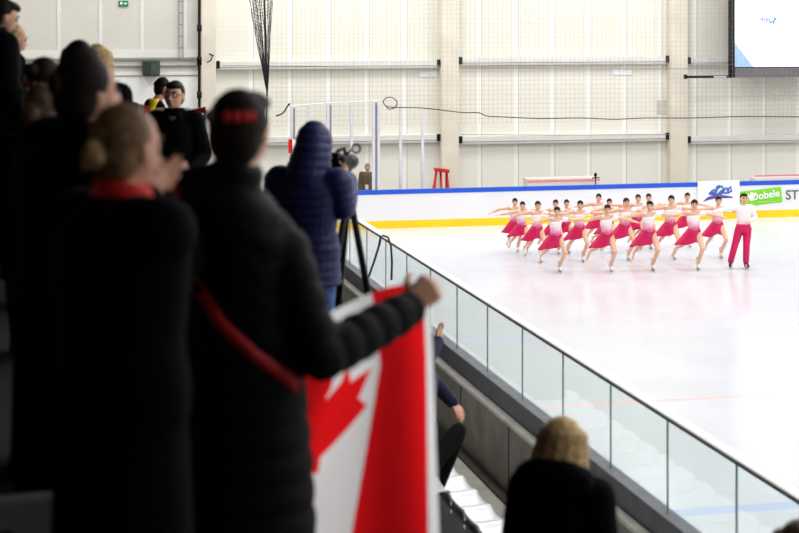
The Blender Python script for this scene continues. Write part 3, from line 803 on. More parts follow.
def copy_tree(o, parent=None):
    c = o.copy(); col.objects.link(c)
    if parent: c.parent = parent
    for ch in o.children: copy_tree(ch, c)
    return c
seat0 = make_seat()
for k in range(15):
    o = seat0 if k == 0 else copy_tree(seat0)
    o.location = (4.15, 12.3 + .5*k, 1.12)
    tag(o, 'white plastic stadium seat in the front row along the parapet', 'seat', 'white front row seats')
#==PEOPLE==
def stand(u, vtop, D, off=0.0):
    p = P(u, vtop, D); z = tier_z(p.x) + off
    return V((p.x, p.y, z)), p.z - z
def clap(H, up=.0, out=.30):
    s = H/1.7
    return dict(er=(.27*s,.10*s,1.13*s+up*.5), el=(-.25*s,.12*s,1.13*s+up*.5), wr=(.07*s,out*s,1.30*s+up), wl=(-.05*s,out*s,1.31*s+up))
CLAPH = dict(r=dict(d=(-.25,.55,.8), pn=(-1,.1,0), curl=.12), l=dict(d=(.25,.55,.8), pn=(1,.1,0), curl=.12))

# --- main woman holding the flag
rA, hA = stand(240, 91, 5.0); aA = 26
LA = lambda w_: loc_of(rA, aA, w_)
s = hA/1.7
eA, wA = P(320, 358, 4.92), P(409, 309, 5.22)
person('woman in black quilted coat with a red strap across her back, holding up a flag', rA, aA, hA,
    pose=dict(er=LA(eA), wr=LA(wA), sr=LA(P(282, 249, 5.0)), el=(-.27*s,.05,1.10*s), wl=(-.10*s,.30*s,1.10*s), head=(.0,.03*s,1.572*s)),
    hyaw=12, hpitch=0, hair='short', hairm=HAIRD, coat='quilted_coat', coatm=BLACKP, puff=.034, hem=.22*s, quilt=(.085, .010), collar=.07,
    trousers=DARKT, vox=.007, cvox=.013, skin=SKIN2, wide=1.06, hairk=1.10, hemk=1.22,
    hands=dict(r=dict(k=1.22, d=LA(P(436, 281, 5.28)) - LA(wA), pn=tuple(LA(P(430,300,5.6)) - LA(P(425,286,5.3))), curl=.9)))
RA = sc.objects['person']
# pattern on the hair: red bow clip of the woman
hcA = V((0,.03*s,1.572*s))
M = Matrix.Rotation(-math.radians(12), 3, 'Z')
mb = MB()
def band(a0, dz, ex): return hcA + M @ V(((.0924*.98 + ex)*math.sin(a0)*s, (-.031 - (.099*.98 + ex)*math.cos(a0))*s, (.055 + dz)*s))
for a0 in np.linspace(-1.2, 1.2, 27):
    for dz in (-.006, .008): mb.ell(band(a0, dz, -.006), V((.012,0,0)), V((0,.012,0)), V((0,0,.012)), 6, 8)
robj('headband', mb, .007, mat('headband_dark_red', srgb(58, 16, 20), .8, .3, 30, spec=.1), RA, 2)
mb = MB()
for a0, w_ in ((.22, .015), (.50, .017), (.78, .016), (1.02, .012)):
    mb.ell(band(a0, .0, .004), V((w_,0,0)), V((0,w_*.8,0)), V((0,0,.018)), 6, 8)
ob('headband_letters', mb, mat('headband_red', srgb(214, 40, 44), .6), RA, True)
mb = MB(); mb.ell(band(-.45, .0, .004), V((.02,0,0)), V((0,.016,0)), V((0,0,.02)), 6, 8)
ob('hair_clip', mb, mat('clip_lilac', srgb(120, 110, 130), .5), RA, True)
# crossbody strap
from mathutils.bvhtree import BVHTree
bpy.context.view_layer.update()
ct = [o for o in RA.children if o.name.startswith('quilted_coat')][0]
vv = [ct.matrix_world @ v.co for v in ct.data.vertices]; bv = BVHTree.FromPolygons(vv, [tuple(p.vertices) for p in ct.data.polygons])
camp = V((0, 0, CZ))
def on_coat(u, v, lift=.004):
    d = (P(u, v, 5) - camp).normalized(); h = bv.ray_cast(camp, d)
    return (h[0] - d*lift) if h[0] is not None else None
st = [(174, 186), (172, 200), (180, 240), (196, 285), (222, 326), (255, 356), (288, 378), (306, 392), (322, 404)]
dense = []
for (u0, v0), (u1, v1) in zip(st, st[1:]):
    for t in np.linspace(0, 1, 5)[:-1]: dense.append((u0+(u1-u0)*t, v0+(v1-v0)*t))
dense.append(st[-1]); L_, R_ = [], []
for i, (u, v) in enumerate(dense):
    a, b_ = dense[max(i-1, 0)], dense[min(i+1, len(dense)-1)]
    dx, dy = b_[0]-a[0], b_[1]-a[1]; l = math.hypot(dx, dy); nx, ny = -dy/l*6.5, dx/l*6.5
    p, q = on_coat(u+nx, v+ny), on_coat(u-nx, v-ny)
    if p is not None and q is not None and abs(p.y-q.y) < .12: L_.append(p); R_.append(q)
mb = MB(); vs = []; fs = []
for p, q in zip(L_, R_):
    d = (p - camp).normalized()*.003; vs += [p, q, q + d, p + d]
n = len(L_)
for i in range(n-1):
    for k in range(4): fs.append((4*i+k, 4*i+(k+1)%4, 4*(i+1)+(k+1)%4, 4*(i+1)+k))
fs += [(3,2,1,0), (4*n-4,4*n-3,4*n-2,4*n-1)]
mb.add(vs, fs); o = ob('bag_strap', mb, REDD, None, True); tag(o, 'red crossbody bag strap across the back of the quilted coat', 'bag strap')

# --- flag
HOIST = P(432, 288, 5.36)
def flag_point(a, b):   # a 0 at the hoist .. 1 at the fly, b 0 top .. 1 bottom
    a0 = a; a = min(a, .6) + max(0, a-.6)*.2
    u = 430 + 11*b - a*float(np.interp(b, (0, .25, .84, 1), (262, 231, 372, 400))) - (4 + 6*b)*math.sin(a*PI)*b
    v = 282 + b*300 + 34*math.sin(min(a*1.6, 1)*PI*.5)*(1-b) - 8*math.sin(a*9)*(1-b*.6)
    D = 5.36 + .05*math.sin(a0*17 + b*1.2)*(.3+b) + .10*a
    return P(u, v, D)
leaf = [(0,1),(.16,.66),(.32,.76),(.25,.34),(.52,.60),(.56,.44),(.86,.50),(.76,.24),(.90,.14),(.46,-.26),(.50,-.42),(.06,-.36),(.05,-.8)]
leaf = leaf + [(-x, y) for x, y in reversed(leaf)]
def inpoly(x, y):
    c = False; n = len(leaf)
    for i in range(n):
        x1, y1 = leaf[i]; x2, y2 = leaf[i-1]
        if (y1 > y) != (y2 > y) and x < (x2-x1)*(y-y1)/(y2-y1)+x1: c = not c
    return c
mb = MB(); na, nb = 180, 150; vs = [flag_point(i/na, j/nb) for i in range(na+1) for j in range(nb+1)]
mb.v = [tuple(x) for x in vs]
for i in range(na):
    for j in range(nb):
        a, b_ = (i+.5)/na, (j+.5)/nb
        mb.f.append((i*(nb+1)+j, i*(nb+1)+j+1, (i+1)*(nb+1)+j+1, (i+1)*(nb+1)+j))
        if a < .03: m = 0
        elif a < .225 or a > .79: m = 1
        else: m = 1 if inpoly((a-.505)/.285, (.44-b_)/.38) else 0
        mb.mi.append(m)
def cloth(name, c):
    m = bpy.data.materials.new(name); m.use_nodes = True; nt = m.node_tree; nt.nodes.remove(nt.nodes['Principled BSDF'])
    tc = nd(nt, 'ShaderNodeTexCoord'); wv = nd(nt, 'ShaderNodeTexNoise'); wv.inputs['Scale'].default_value = 14; nt.links.new(tc.outputs['Object'], wv.inputs['Vector'])
    cc = mixc(nt, wv.outputs['Fac'], tuple(x*.93 for x in c), c)
    a = nd(nt, 'ShaderNodeBsdfDiffuse'); t = nd(nt, 'ShaderNodeBsdfTranslucent'); mx = nd(nt, 'ShaderNodeMixShader'); mx.inputs[0].default_value = .9
    nt.links.new(cc, a.inputs[0]); nt.links.new(cc, t.inputs[0]); nt.links.new(a.outputs[0], mx.inputs[1]); nt.links.new(t.outputs[0], mx.inputs[2]); nt.links.new(mx.outputs[0], nt.nodes['Material Output'].inputs[0])
    return m
FL = ob('flag', mb, [cloth('flag_white', (.95, .95, .96)), cloth('flag_red', (.97, .012, .016))], None, True)
tag(FL, 'large red and white maple leaf flag hanging from the raised hand', 'flag')

# --- woman clapping with blonde bun and red collar
rB, hB = stand(121, 104, 4.38); aB = 52; s = hB/1.7
LB = lambda w_: loc_of(rB, aB, w_)
wB1, wB2 = P(142, 204, 4.68), P(153, 206, 4.78)
RB, JB, HB = person('woman clapping, light brown hair in a low bun and red collar', rB, aB, hB,
    pose=dict(wr=LB(wB1), wl=LB(wB2), er=LB(P(140, 262, 4.55)), el=LB(P(178, 258, 4.86))), hyaw=0, hpitch=-4, hair='pulled', hairm=HAIRL, coat='coat', coatm=BLACK, puff=.045, hem=.2*s, wide=1.15, collar=.035,
    trousers=DARKT, skin=SKIN, vox=.007, hands=dict(r=dict(d=LB(P(166,164,4.78))-LB(wB1), pn=(-1,.3,0), curl=.12), l=dict(d=LB(P(173,166,4.86))-LB(wB2), pn=(1,.3,0), curl=.12)))
mb = MB(); nk = JB['neck']
mb.loft([(nk + V((.0,.01,.0))*s, V((.088,0,0))*s, V((0,.084,0))*s), (nk + V((.0,.014,.03))*s, V((.083,0,0))*s, V((0,.082,-.01))*s), (nk + V((.0,.016,.058))*s, V((.076,0,0))*s, V((0,.076,-.015))*s)], 24)
ob('collar', mb, RED, RB, True)
mb = MB(); hc, hr_, hf, hu, s_ = HB
mb.ell(hc - hf*.115*s_ - hu*.018*s_, hr_*.036*s_, hf*.034*s_, hu*.038*s_)
for k in range(3): mb.tube([hc - hf*(.115 + .034*math.sin(t)*.9)*s_ + hr_*(.028 - .008*k)*math.cos(t)*s_ + hu*(-.018 + .022*(k-1) + .016*math.cos(t))*s_ for t in np.linspace(0, PI, 9)], .010*s_, 8)
robj('hair_bun', mb, .008, mat('golden_hair', (.42, .27, .13), .5, .3, 60, .5, 120, spec=.12), RB, 2)
# --- dark haired woman behind her
rC, hC = stand(83, 55, 5.6); aC = 62; s = hC/1.7
RC, JC, HC = person('tall dark haired woman in black, hair tied back, behind the clapping woman', rC, aC, hC,
    pose=clap(hC, -.12), hyaw=4, collar=.06, hairk=1.1, hair='pulled', hairm=HAIRD, coat='coat', coatm=BLACK, puff=.10, hem=.2*s, trousers=DARKT, skin=SKIN, hands=CLAPH, wide=1.25)
mb = MB(); hc, hr_, hf, hu, s_ = HC
for k in range(10):
    a = 2*PI*k/10; mb.ell(hc - hf*.128*s_ + hu*(.03 + .03*math.sin(a))*s_ + hr_*.03*math.cos(a)*s_, hr_*.014, hf*.012, hu*.014, 6, 8)
robj('hair_tie', mb, .007, mat('scrunchie_red', srgb(84, 44, 46), .9, .2, 20), RC, 2)
# --- extra dark figure at the left edge, close
rX, hX = stand(8, 150, 4.6, .0)
person('person in black coat mostly cut off by the left edge, behind the dark haired woman', rX, 40, hX, pose=clap(hX, -.15), hair='short', hairm=HAIRB, coat='coat', coatm=BLACK, puff=.05, hem=.5, trousers=DARKT, hands=CLAPH, wide=1.1) if False else None
# --- pair on the left
rM, hM = stand(-5, -5, 10.3); s = hM/1.7
person('black haired man in long black coat standing at far left looking down', rM, 66, hM, pose=dict(head=(0,.06*s,1.555*s), wr=(.17*s,.20*s,.86*s), er=(.24*s,-.02,1.10*s), wl=(-.12*s,.24*s,.9*s)), hyaw=8, hpitch=-20, hair='short', hairm=HAIRB,
    coat='coat', coatm=BLACK, puff=.045, hem=.5*s, collar=.06, trousers=DARKT, skin=SKIN2, wide=1.1)
rN, hN = stand(9, 22, 11.4); s = hN/1.7
person('fair haired woman in black coat beside the black haired man at far left', rN, 70, hN, pose=dict(head=(0,.05*s,1.56*s)), hyaw=0, hpitch=-14, hair='pulled', hairm=HAIRY, coat='coat', coatm=BLACK, puff=.03, hem=.6*s, collar=.05, trousers=DARKT)
# --- heads behind
for (u, v, D, ang, hair, hm, lb, cm) in (
    (44, 57, 8.6, 50, 'bun', HAIRD, 'spectator with dark hair in a bun and red hair bow', BLACK),
    (40, 83, 7.4, 30, 'lowbun', HAIRM, 'short brown haired spectator in front of the one with the red bow', BLACK),
    (79, 40, 9.2, 20, 'long', HAIRB, 'black haired spectator showing just above the dark haired woman', BLACK),
    (97, 44, 10.6, 30, 'long', HAIRY, 'blonde spectator showing just above the dark haired woman', BLACK)):
    r0, h0 = stand(u, v, D)
    R0, J0, H0 = person(lb, r0, ang, h0, hair=hair, hairm=hm, coat='coat', coatm=cm, puff=.03, hem=.7, collar=.05, trousers=DARKT, pose=None, hands=None, vox=.011, cvox=.018)
    if 'red' in lb and hair == 'bun':
        hc, hr_, hf, hu, s_ = H0; mb = MB()
        for e in (-1, 1): mb.ell(hc - hf*.125*s_ - hu*.02*s_ + hr_*e*.03*s_, hr_*.03, hf*.015, hu*.018, 8, 10)
        mb.ell(hc - hf*.13*s_ - hu*.02*s_, hr_*.012, hf*.016, hu*.012, 8, 10)
        ob('hair_bow', mb, mat('bow_red', srgb(140, 60, 52), .8), R0, True)
# --- man with glasses
rG, hG = stand(174.5, 80.5, 15.0); aG = 180+18; s = hG/1.7
RG, JG, HG = person('man with glasses in black coat facing the camera', rG, aG, hG, pose=dict(wr=(.12*s,.22*s,.92*s), wl=(-.12*s,.22*s,.92*s), el=(-.24*s,-.03,1.08*s), er=(.24*s,-.03,1.08*s)), hyaw=6, hpitch=0, hroll=-3,
    hair='short', hairm=HAIRB, coat='coat', coatm=BLACK, puff=.028, hem=.6*s, collar=.045, trousers=DARKT, eyes='full', skin=SKIN2, vox=.008, cvox=.011, wide=.98)
hc, hr_, hf, hu, s_ = HG; Q = lambda x, y, z: hc + (hr_*x + hf*y + hu*z)*s_
mb = MB()
for e in (-1, 1):
    mb.tube([Q(e*.034 + .026*math.cos(a), .098 - .004*abs(math.cos(a)), .006 + .019*math.sin(a)) for a in np.linspace(0, 2*PI, 17)], .0025, 6)
    mb.tube([Q(e*.060, .094, .012), Q(e*.078, .06, .014), Q(e*.083, .0, .008)], .0025, 6)
mb.tube([Q(-.009, .103, .010), Q(.009, .103, .010)], .0025, 6)
ob('glasses', mb, PLK, RG, True)
mb = MB(); nk, ch = JG['neck'], JG['chest']
for e in (-1, 1):
    mb.obox(nk + V((e*.055, .085, -.06))*s, V((.028, .0, .0))*s + V((0,0,-e*.0)), V((0,.01,0)), V((-e*.02, .02, .075))*s)
ob('lapel', mb, BLACKP, RG, bevel=.006)
mb = MB(); mb.loft([(nk + V((0,.112,-.16))*s, V((.02,0,0)), V((0,.03,0))), (nk + V((0,.08,-.02))*s, V((.05,0,0)), V((0,.035,0)))], 14); ob('shirt_front', mb, mat('shirt_grey', srgb(60, 60, 66), .8), RG, True)
# --- person behind with dark ponytail
rH, hH = stand(150, 76, 19.0); s = hH/1.7
person('dark haired spectator in black leaning forward behind the man with glasses', rH, 82, hH, pose=dict(head=(0,.16*s,1.56*s), neck=(0,.08*s,1.42*s), chest=(0,.02,1.24*s), sr=(.15*s,.05,1.37*s), sl=(-.15*s,.05,1.37*s), er=(.20*s,.12*s,1.12*s), wr=(.14*s,.36*s,1.12*s)), hpitch=-12, hair='pulled', hairm=HAIRB, coat='coat', coatm=BLACK, puff=.03, hem=.7*s, trousers=DARKT)
# yellow horn
HN = empty('fan_horn', P(147, 122, 17.42)); tag(HN, 'yellow plastic fan horn with red lower end left of the man with glasses', 'horn')
d = (P(154.5, 99, 17.42) - P(147, 122, 17.42)); L_ = d.length; d.normalize(); x_ = RX*1; y_ = d.cross(x_)
mb = MB(); mb.loft([(d*(.0), x_*.02, y_*.02), (d*.05, x_*.027, y_*.027)], 16); ob('mouthpiece', mb, mat('horn_red', srgb(215, 50, 40), .4), HN, True)
mb = MB(); mb.loft([(d*.05, x_*.027, y_*.027), (d*L_*.5, x_*.032, y_*.032), (d*L_*.8, x_*.04, y_*.04), (d*L_, x_*.056, y_*.056), (d*(L_-.01), x_*.046, y_*.046), (d*L_*.7, x_*.025, y_*.025)], 20); ob('bell', mb, mat('horn_yellow', srgb(240, 205, 20), .35), HN, True)
# barrier with red white ribbon behind the man
rp = P(196, 130, 17.5)
BA = empty('crowd_barrier', V((rp.x, rp.y, tier_z(rp.x)))); tag(BA, 'grey metal barrier beside the man with glasses', 'barrier')
def bl(u, v, D=17.5): return P(u, v, D) - BA.location
for a, b_ in (((122, 109.5), (206, 109.5)), ((122, 150), (206, 150)), ((189, 136), (206, 136)), ((189, 128), (206, 128)), ((190, 122), (206, 123))):
    mb = MB(); mb.tube([bl(*a), bl(*b_)], .02, 8); ob('rail', mb, GREYM, BA, True)
for u in (122.5, 164, 190, 205.5):
    q = bl(u, 109.5); mb = MB(); mb.tube([q, V((q.x, q.y, 0))], .025, 8); ob('post', mb, GREYM, BA, True)
mb = MB(); a = [bl(*q) for q in ((189, 113), (205, 124), (204, 126.5), (189, 117))]; mb.add([q for q in a] + [q + AX*.03 for q in a], [(0,1,2,3),(7,6,5,4),(0,4,5,1),(1,5,6,2),(2,6,7,3),(3,7,4,0)]); ob('panel', mb, LIGHTM, BA)
mb = MB(); a = [bl(*q) for q in ((192, 140), (205, 128), (205, 141), (195, 148))]; mb.add([q for q in a] + [q + AX*.03 for q in a], [(0,1,2,3),(7,6,5,4),(0,4,5,1),(1,5,6,2),(2,6,7,3),(3,7,4,0)]); ob('panel', mb, LIGHTM, BA)
def ribbon(nm, pts, hgt, ms, label, cat, D, split=None):
    mb = MB(); P0 = [P(u, v, D + .03*math.sin(i*1.7)) for i, (u, v) in enumerate(pts)]
    for i in range(len(P0)-1):
        a, b_ = P0[i], P0[i+1]; mb.cur = ms[i % len(ms)]
        hh = V((0,0,hgt/2)); t_ = AX*.006
        mb.add([a-hh-t_, b_-hh-t_, b_+hh-t_, a+hh-t_, a-hh+t_, b_-hh+t_, b_+hh+t_, a+hh+t_], [(0,1,2,3),(7,6,5,4),(0,4,5,1),(2,6,7,3)] + ([(3,7,4,0)] if i == 0 else []) + ([(1,5,6,2)] if i == len(P0)-2 else []))
    o = ob(nm, mb, [RED, WHITEC]); return tag(o, label, cat)
ribbon('ribbon', [(192, 112), (196, 111.5), (201, 110.5), (205.5, 109.5)], .06, [0], 'red ribbon tied behind the man with glasses and the black pole', 'ribbon', 17.46)
ribbon('scarf', [(127, 104), (132, 105.5), (138, 107.5), (144, 109.5), (149, 110.5)], .09, [0, 0, 1, 0], 'red and white scarf showing left of the yellow horn', 'scarf', 17.46)
# small flag on the far glass
mb = MB()
q0 = PY(288.5, 139.5, 46.9); q1 = PY(300, 153, 46.9); n = 12
for i in range(n):
    x0, x1 = q0.x + (q1.x-q0.x)*i/n, q0.x + (q1.x-q0.x)*(i+1)/n; yy = lambda k: q0.y + .02*math.sin(k*1.1)
    mb.cur = 0 if i < 4 or i > 9 else 1
    if i in (6, 7): mb.cur = 1
    mb.add([(x0, yy(i), q1.z), (x1, yy(i+1), q1.z), (x1, yy(i+1), q0.z), (x0, yy(i), q0.z)], [(0,1,2,3)])
o = ob('flag', mb, [RED, WHITEC]); o.modifiers.new('t', 'SOLIDIFY').thickness = .01; tag(o, 'small red and white flag on the far corner glass beside the navy hood', 'flag')
# --- cameraman
rK, hK = stand(308, 124, 10.6); aK = 34; s = hK/1.7
hK_ = hK/1.02
LK = lambda w_: loc_of(rK, aK, w_)
ck = P(341.5, 164, 11.0)
person('photographer in navy hooded quilted jacket filming with a camera on a tripod', rK, aK, hK_, pose=dict(head=(.02,.06*s,1.56*s), neck=(0,.015,1.42*s), sr=(.19*s,.02,1.36*s), sl=(-.19*s,0,1.36*s), er=LK(P(343, 207, 10.55)), wr=LK(P(347, 181, 10.85)), el=(-.30*s,.15*s,1.10*s), wl=LK(P(330, 185, 11.1))),
    hyaw=-4, hpitch=-6, hair='short', hairm=HAIRB, coat='quilted_jacket', coatm=NAVYP, puff=.046, hem=.72*s, quilt=(.055, .007), hood=True, trousers=JEAN, vox=.008, cvox=.011, wide=1.08,
    hands=dict(r=dict(d=LK(P(346, 162, 10.95)) - LK(P(347, 181, 10.85)), pn=tuple(LK(P(330,170,10.95)) - LK(P(347,170,10.95))), curl=.5), l=dict(d=LK(P(338,175,11.05)) - LK(P(330,185,11.1)), pn=(0,0,1), curl=.4)))
# camera on tripod
TP = P(349, 205, 11.0); tz = tier_z(TP.x)
CM = empty('video_camera', ck); CM.rotation_euler = (0, 0, -math.radians(30)); tag(CM, 'black video camera held at eye level on top of the tripod', 'camera')
mb = MB(); mb.box((-.05, -.10, -.055), (.05, .08, .06)); ob('body', mb, PLK, CM, bevel=.012)
mb = MB(); mb.tube([(0,.08,0), (0,.13,0), (0,.20,0)], [.045, .042, .05], 16); ob('lens', mb, PLK, CM, True)
mb = MB(); mb.tube([(0,-.08,.09), (0,.06,.10), (.0,.07,.06)], .012, 8); mb.tube([(0,-.08,.09), (0,-.08,.05)], .012, 8); ob('handle', mb, PLK, CM, True)
mb = MB(); mb.box((-.03, -.15, .04), (.03, -.09, .085)); ob('viewfinder', mb, PLK, CM, bevel=.008)
mb = MB(); mb.tube([(.03,.0,.06), (.06,.02,.09)], .008, 8); mb.tube([(.09 + .028*math.cos(a), .03, .10 + .028*math.sin(a)) for a in np.linspace(0, 2*PI, 15)], .007, 6); ob('microphone_ring', mb, PLK, CM, True)
TR = empty('tripod', (TP.x, TP.y, tz)); tag(TR, 'black tripod standing beside the photographer in navy', 'tripod')
ht = P(349, 190, 11.0).z - tz; hc0 = ck.z - .07 - tz
top = V((0,0,ht)); head = ck - TR.location - V((0,0,.075))
mb = MB(); mb.tube([top, V((head.x*.5, head.y*.5, (ht+head.z)/2)), head], .025, 10); mb.ell(head, V((.05,0,0)), V((0,.05,0)), V((0,0,.02)), 8, 12); ob('head', mb, PLK, TR, True)
mb = MB(); mb.tube([head, head - AX*.30 - V((0,0,.12)) - RX*.05], .009, 8); ob('pan_handle', mb, PLK, TR, True)
for tip in (P(369, 300, 11.1), P(342.5, 262, 11.4), P(330, 300, 10.9)):
    dd = tip - TR.location - top; k = (ht)/max(.2, -dd.z)
    foot = top + dd*k; foot.z = .02
    lg = MB(); m1 = top.lerp(foot, .45); lg.tube([top, m1], .022, 10); l_ = ob('leg', lg, PLK, TR, True)
    lg = MB(); lg.tube([top.lerp(foot, .40), foot], .015, 10); ob('lower_tube', lg, DKM, l_, True)
    lg = MB(); lg.tube([top.lerp(foot, .42), top.lerp(foot, .47)], .03, 10); ob('clamp', lg, PLK, l_, True)
    lg = MB(); lg.ell(foot, V((.025,0,0)), V((0,.025,0)), V((0,0,.02)), 8, 10); ob('rubber_foot', lg, PLK, l_, True)
def pcab(nm, pts, r, label):
    w_ = [PX(u, v, 5.10) for u, v in pts]; mb = MB(); mb.tube(w_, r, 6); return tag(ob(nm, mb, DKM, None, True), label, 'cable')
def PX(u, v, X):
    t = (u-CX)/F; dx = sT + t*cT; return P(u, v, X/dx)
pcab('cable', [(381, 236), (379, 246), (374, 262), (369, 276)], .018, 'thin dark cable hanging over the glass balustrade, nearer the tripod')
pcab('cable', [(383, 235.5), (388, 237), (391, 246), (392, 262), (391.5, 280)], .016, 'thin dark looped cable hanging over the glass, farther from the tripod')
# --- man behind the far boards
q = PY(367.5, 163, 49.3); rZ = V((q.x, q.y, -.03))
RZ, JZ, HZ = person('grey haired man in brown jacket behind the far boards', rZ, 192, q.z+.03, hair='short', hairm=HAIRG, coat='jacket', coatm=BROWNJ, puff=.03, hem=.8, trousers=DARKT, eyes='full', vox=.01)
mb = MB(); mb.box((-.03, .155, .98), (.07, .165, 1.12)); ob('badge', mb, WHITEC, RZ)
# --- navy spectator seated beside the flag with a hand on the knee
wS = PX(453, 403, 3.82); kn = PX(459, 426, 3.72)
rS = V((3.26, kn.y - .25, 1.8))
LS = lambda w_: loc_of(rS, 66, w_)
rt2 = math.sqrt(.5)
person('spectator in navy sitting with one hand on the knee, beside the flag', rS, 66, 1.70,
    pose=dict(pelvis=(0,-.05,.54), chest=(0,.0,.84), neck=(0,.02,1.03), head=(0,.06,1.178), sr=(.165,.0,.985), sl=(-.165,.0,.985),
              hr=(.085,-.02,.52), hl=(-.085,-.02,.52), kr=LS(kn + V((-.02,-.05,-.03))), kl=LS(kn + V((-.10,.30,-.14))), ar=LS(V((3.42, kn.y-.02, 1.90))), al=LS(V((3.40, kn.y+.30, 1.89))),
              er=LS(PX(431, 378, 3.60)), wr=LS(wS), el=(-.32,.12,1.05), wl=LS(PX(439, 340, 3.75))),
    hair='short', hairm=HAIRD, coat='jacket', coatm=NAVY, puff=.03, hem=.5, trousers=DARKT, hyaw=20, vox=.009,
    hands=dict(r=dict(k=1.15, d=LS(PX(467, 426, 3.90)) - LS(wS), pn=(0,0,-1), curl=.3), l=dict(d=(0,.1,1), pn=(1,.2,0), curl=.2)))
o = copy_tree(seat0); o.location = (3.3, rS.y - .05, 1.8); tag(o, 'white plastic stadium seat under the spectator in navy', 'seat')
# --- blonde child at the parapet
rL, hL = stand(562, 419, 6.8); aL = 42; s = hL/1.7
person('blonde haired person in black coat seen from behind in front of the glass', rL, aL, hL, pose=dict(head=(.0,.03*s,1.572*s)), hyaw=14, hpitch=-6, hroll=4, hair='bob', hairm=HAIRY, coat='coat', coatm=BLACK, puff=.035, hem=.6*s, hoodback=1.05, hairk=1.1, trousers=DARKT, cvox=.012, wide=1.0)
# --- brown haired head at the bottom right
rQ, hQ = stand(799, 521, 6.6); 
q = P(801, 520, 6.4); zt = tier_z(q.x)
person('brown haired spectator whose head shows at the bottom right corner', V((q.x, q.y, zt)), 30, max(1.1, q.z - zt), hair='long', hairm=HAIRM, coat='coat', coatm=BLACK, puff=.03, hem=.6, trousers=DARKT, vox=.011, cvox=.018)
# --- grey seat backs in the dark lower left corner
def block_seat(u, v, D, lb):
    q = P(u, v, D); t = empty('folding_seat', (q.x, q.y, tier_z(q.x))); t.rotation_euler = (0, 0, .1); tag(t, lb, 'seat')
    h = q.z - t.location.z
    mb = MB(); mb.box((-.25, -.03, h-.42), (.25, .03, h)); ob('backrest', mb, mat('seat_grey', srgb(120, 122, 118), .6, .1, 8), t, bevel=.02)
    mb = MB(); mb.box((-.24, 0, h-.52), (.24, .10, h-.16)); ob('seat_pan', mb, mat('seat_grey', srgb(120, 122, 118)), t, bevel=.02)
    for e in (-1, 1):
        mb = MB(); mb.box((e*.27-.02, -.03, 0), (e*.27+.02, .05, h-.1)); ob('leg', mb, DKM, t)
block_seat(0, 497, 4.9, 'dim grey folding seat in the lower left corner')

# ------------------------------------------------------------------ skaters
LEO, nt, b = nodemat('leotard_gradient', .5)
tc = nd(nt, 'ShaderNodeTexCoord'); sx = nd(nt, 'ShaderNodeSeparateXYZ'); nt.links.new(tc.outputs['Object'], sx.inputs[0])
nz = nd(nt, 'ShaderNodeTexNoise'); nz.inputs['Scale'].default_value = 9; nt.links.new(tc.outputs['Object'], nz.inputs['Vector'])
zz = math_(nt, 'ADD', sx.outputs['Z'], math_(nt, 'MULTIPLY', math_(nt, 'SUBTRACT', nz.outputs['Fac'], .5), .18))
rp = nd(nt, 'ShaderNodeValToRGB'); mr = nd(nt, 'ShaderNodeMapRange'); mr.inputs['From Min'].default_value = .86; mr.inputs['From Max'].default_value = 1.36
nt.links.new(zz, mr.inputs['Value']); nt.links.new(mr.outputs[0], rp.inputs['Fac'])
e = rp.color_ramp.elements; e[0].color = (*srgb(206, 10, 90), 1); e[0].position = .03; e[1].color = (*srgb(246, 236, 236), 1); e[1].position = .50
x = e.new(.20); x.color = (*srgb(242, 150, 186), 1)
nt.links.new(rp.outputs['Color'], b.inputs['Base Color'])

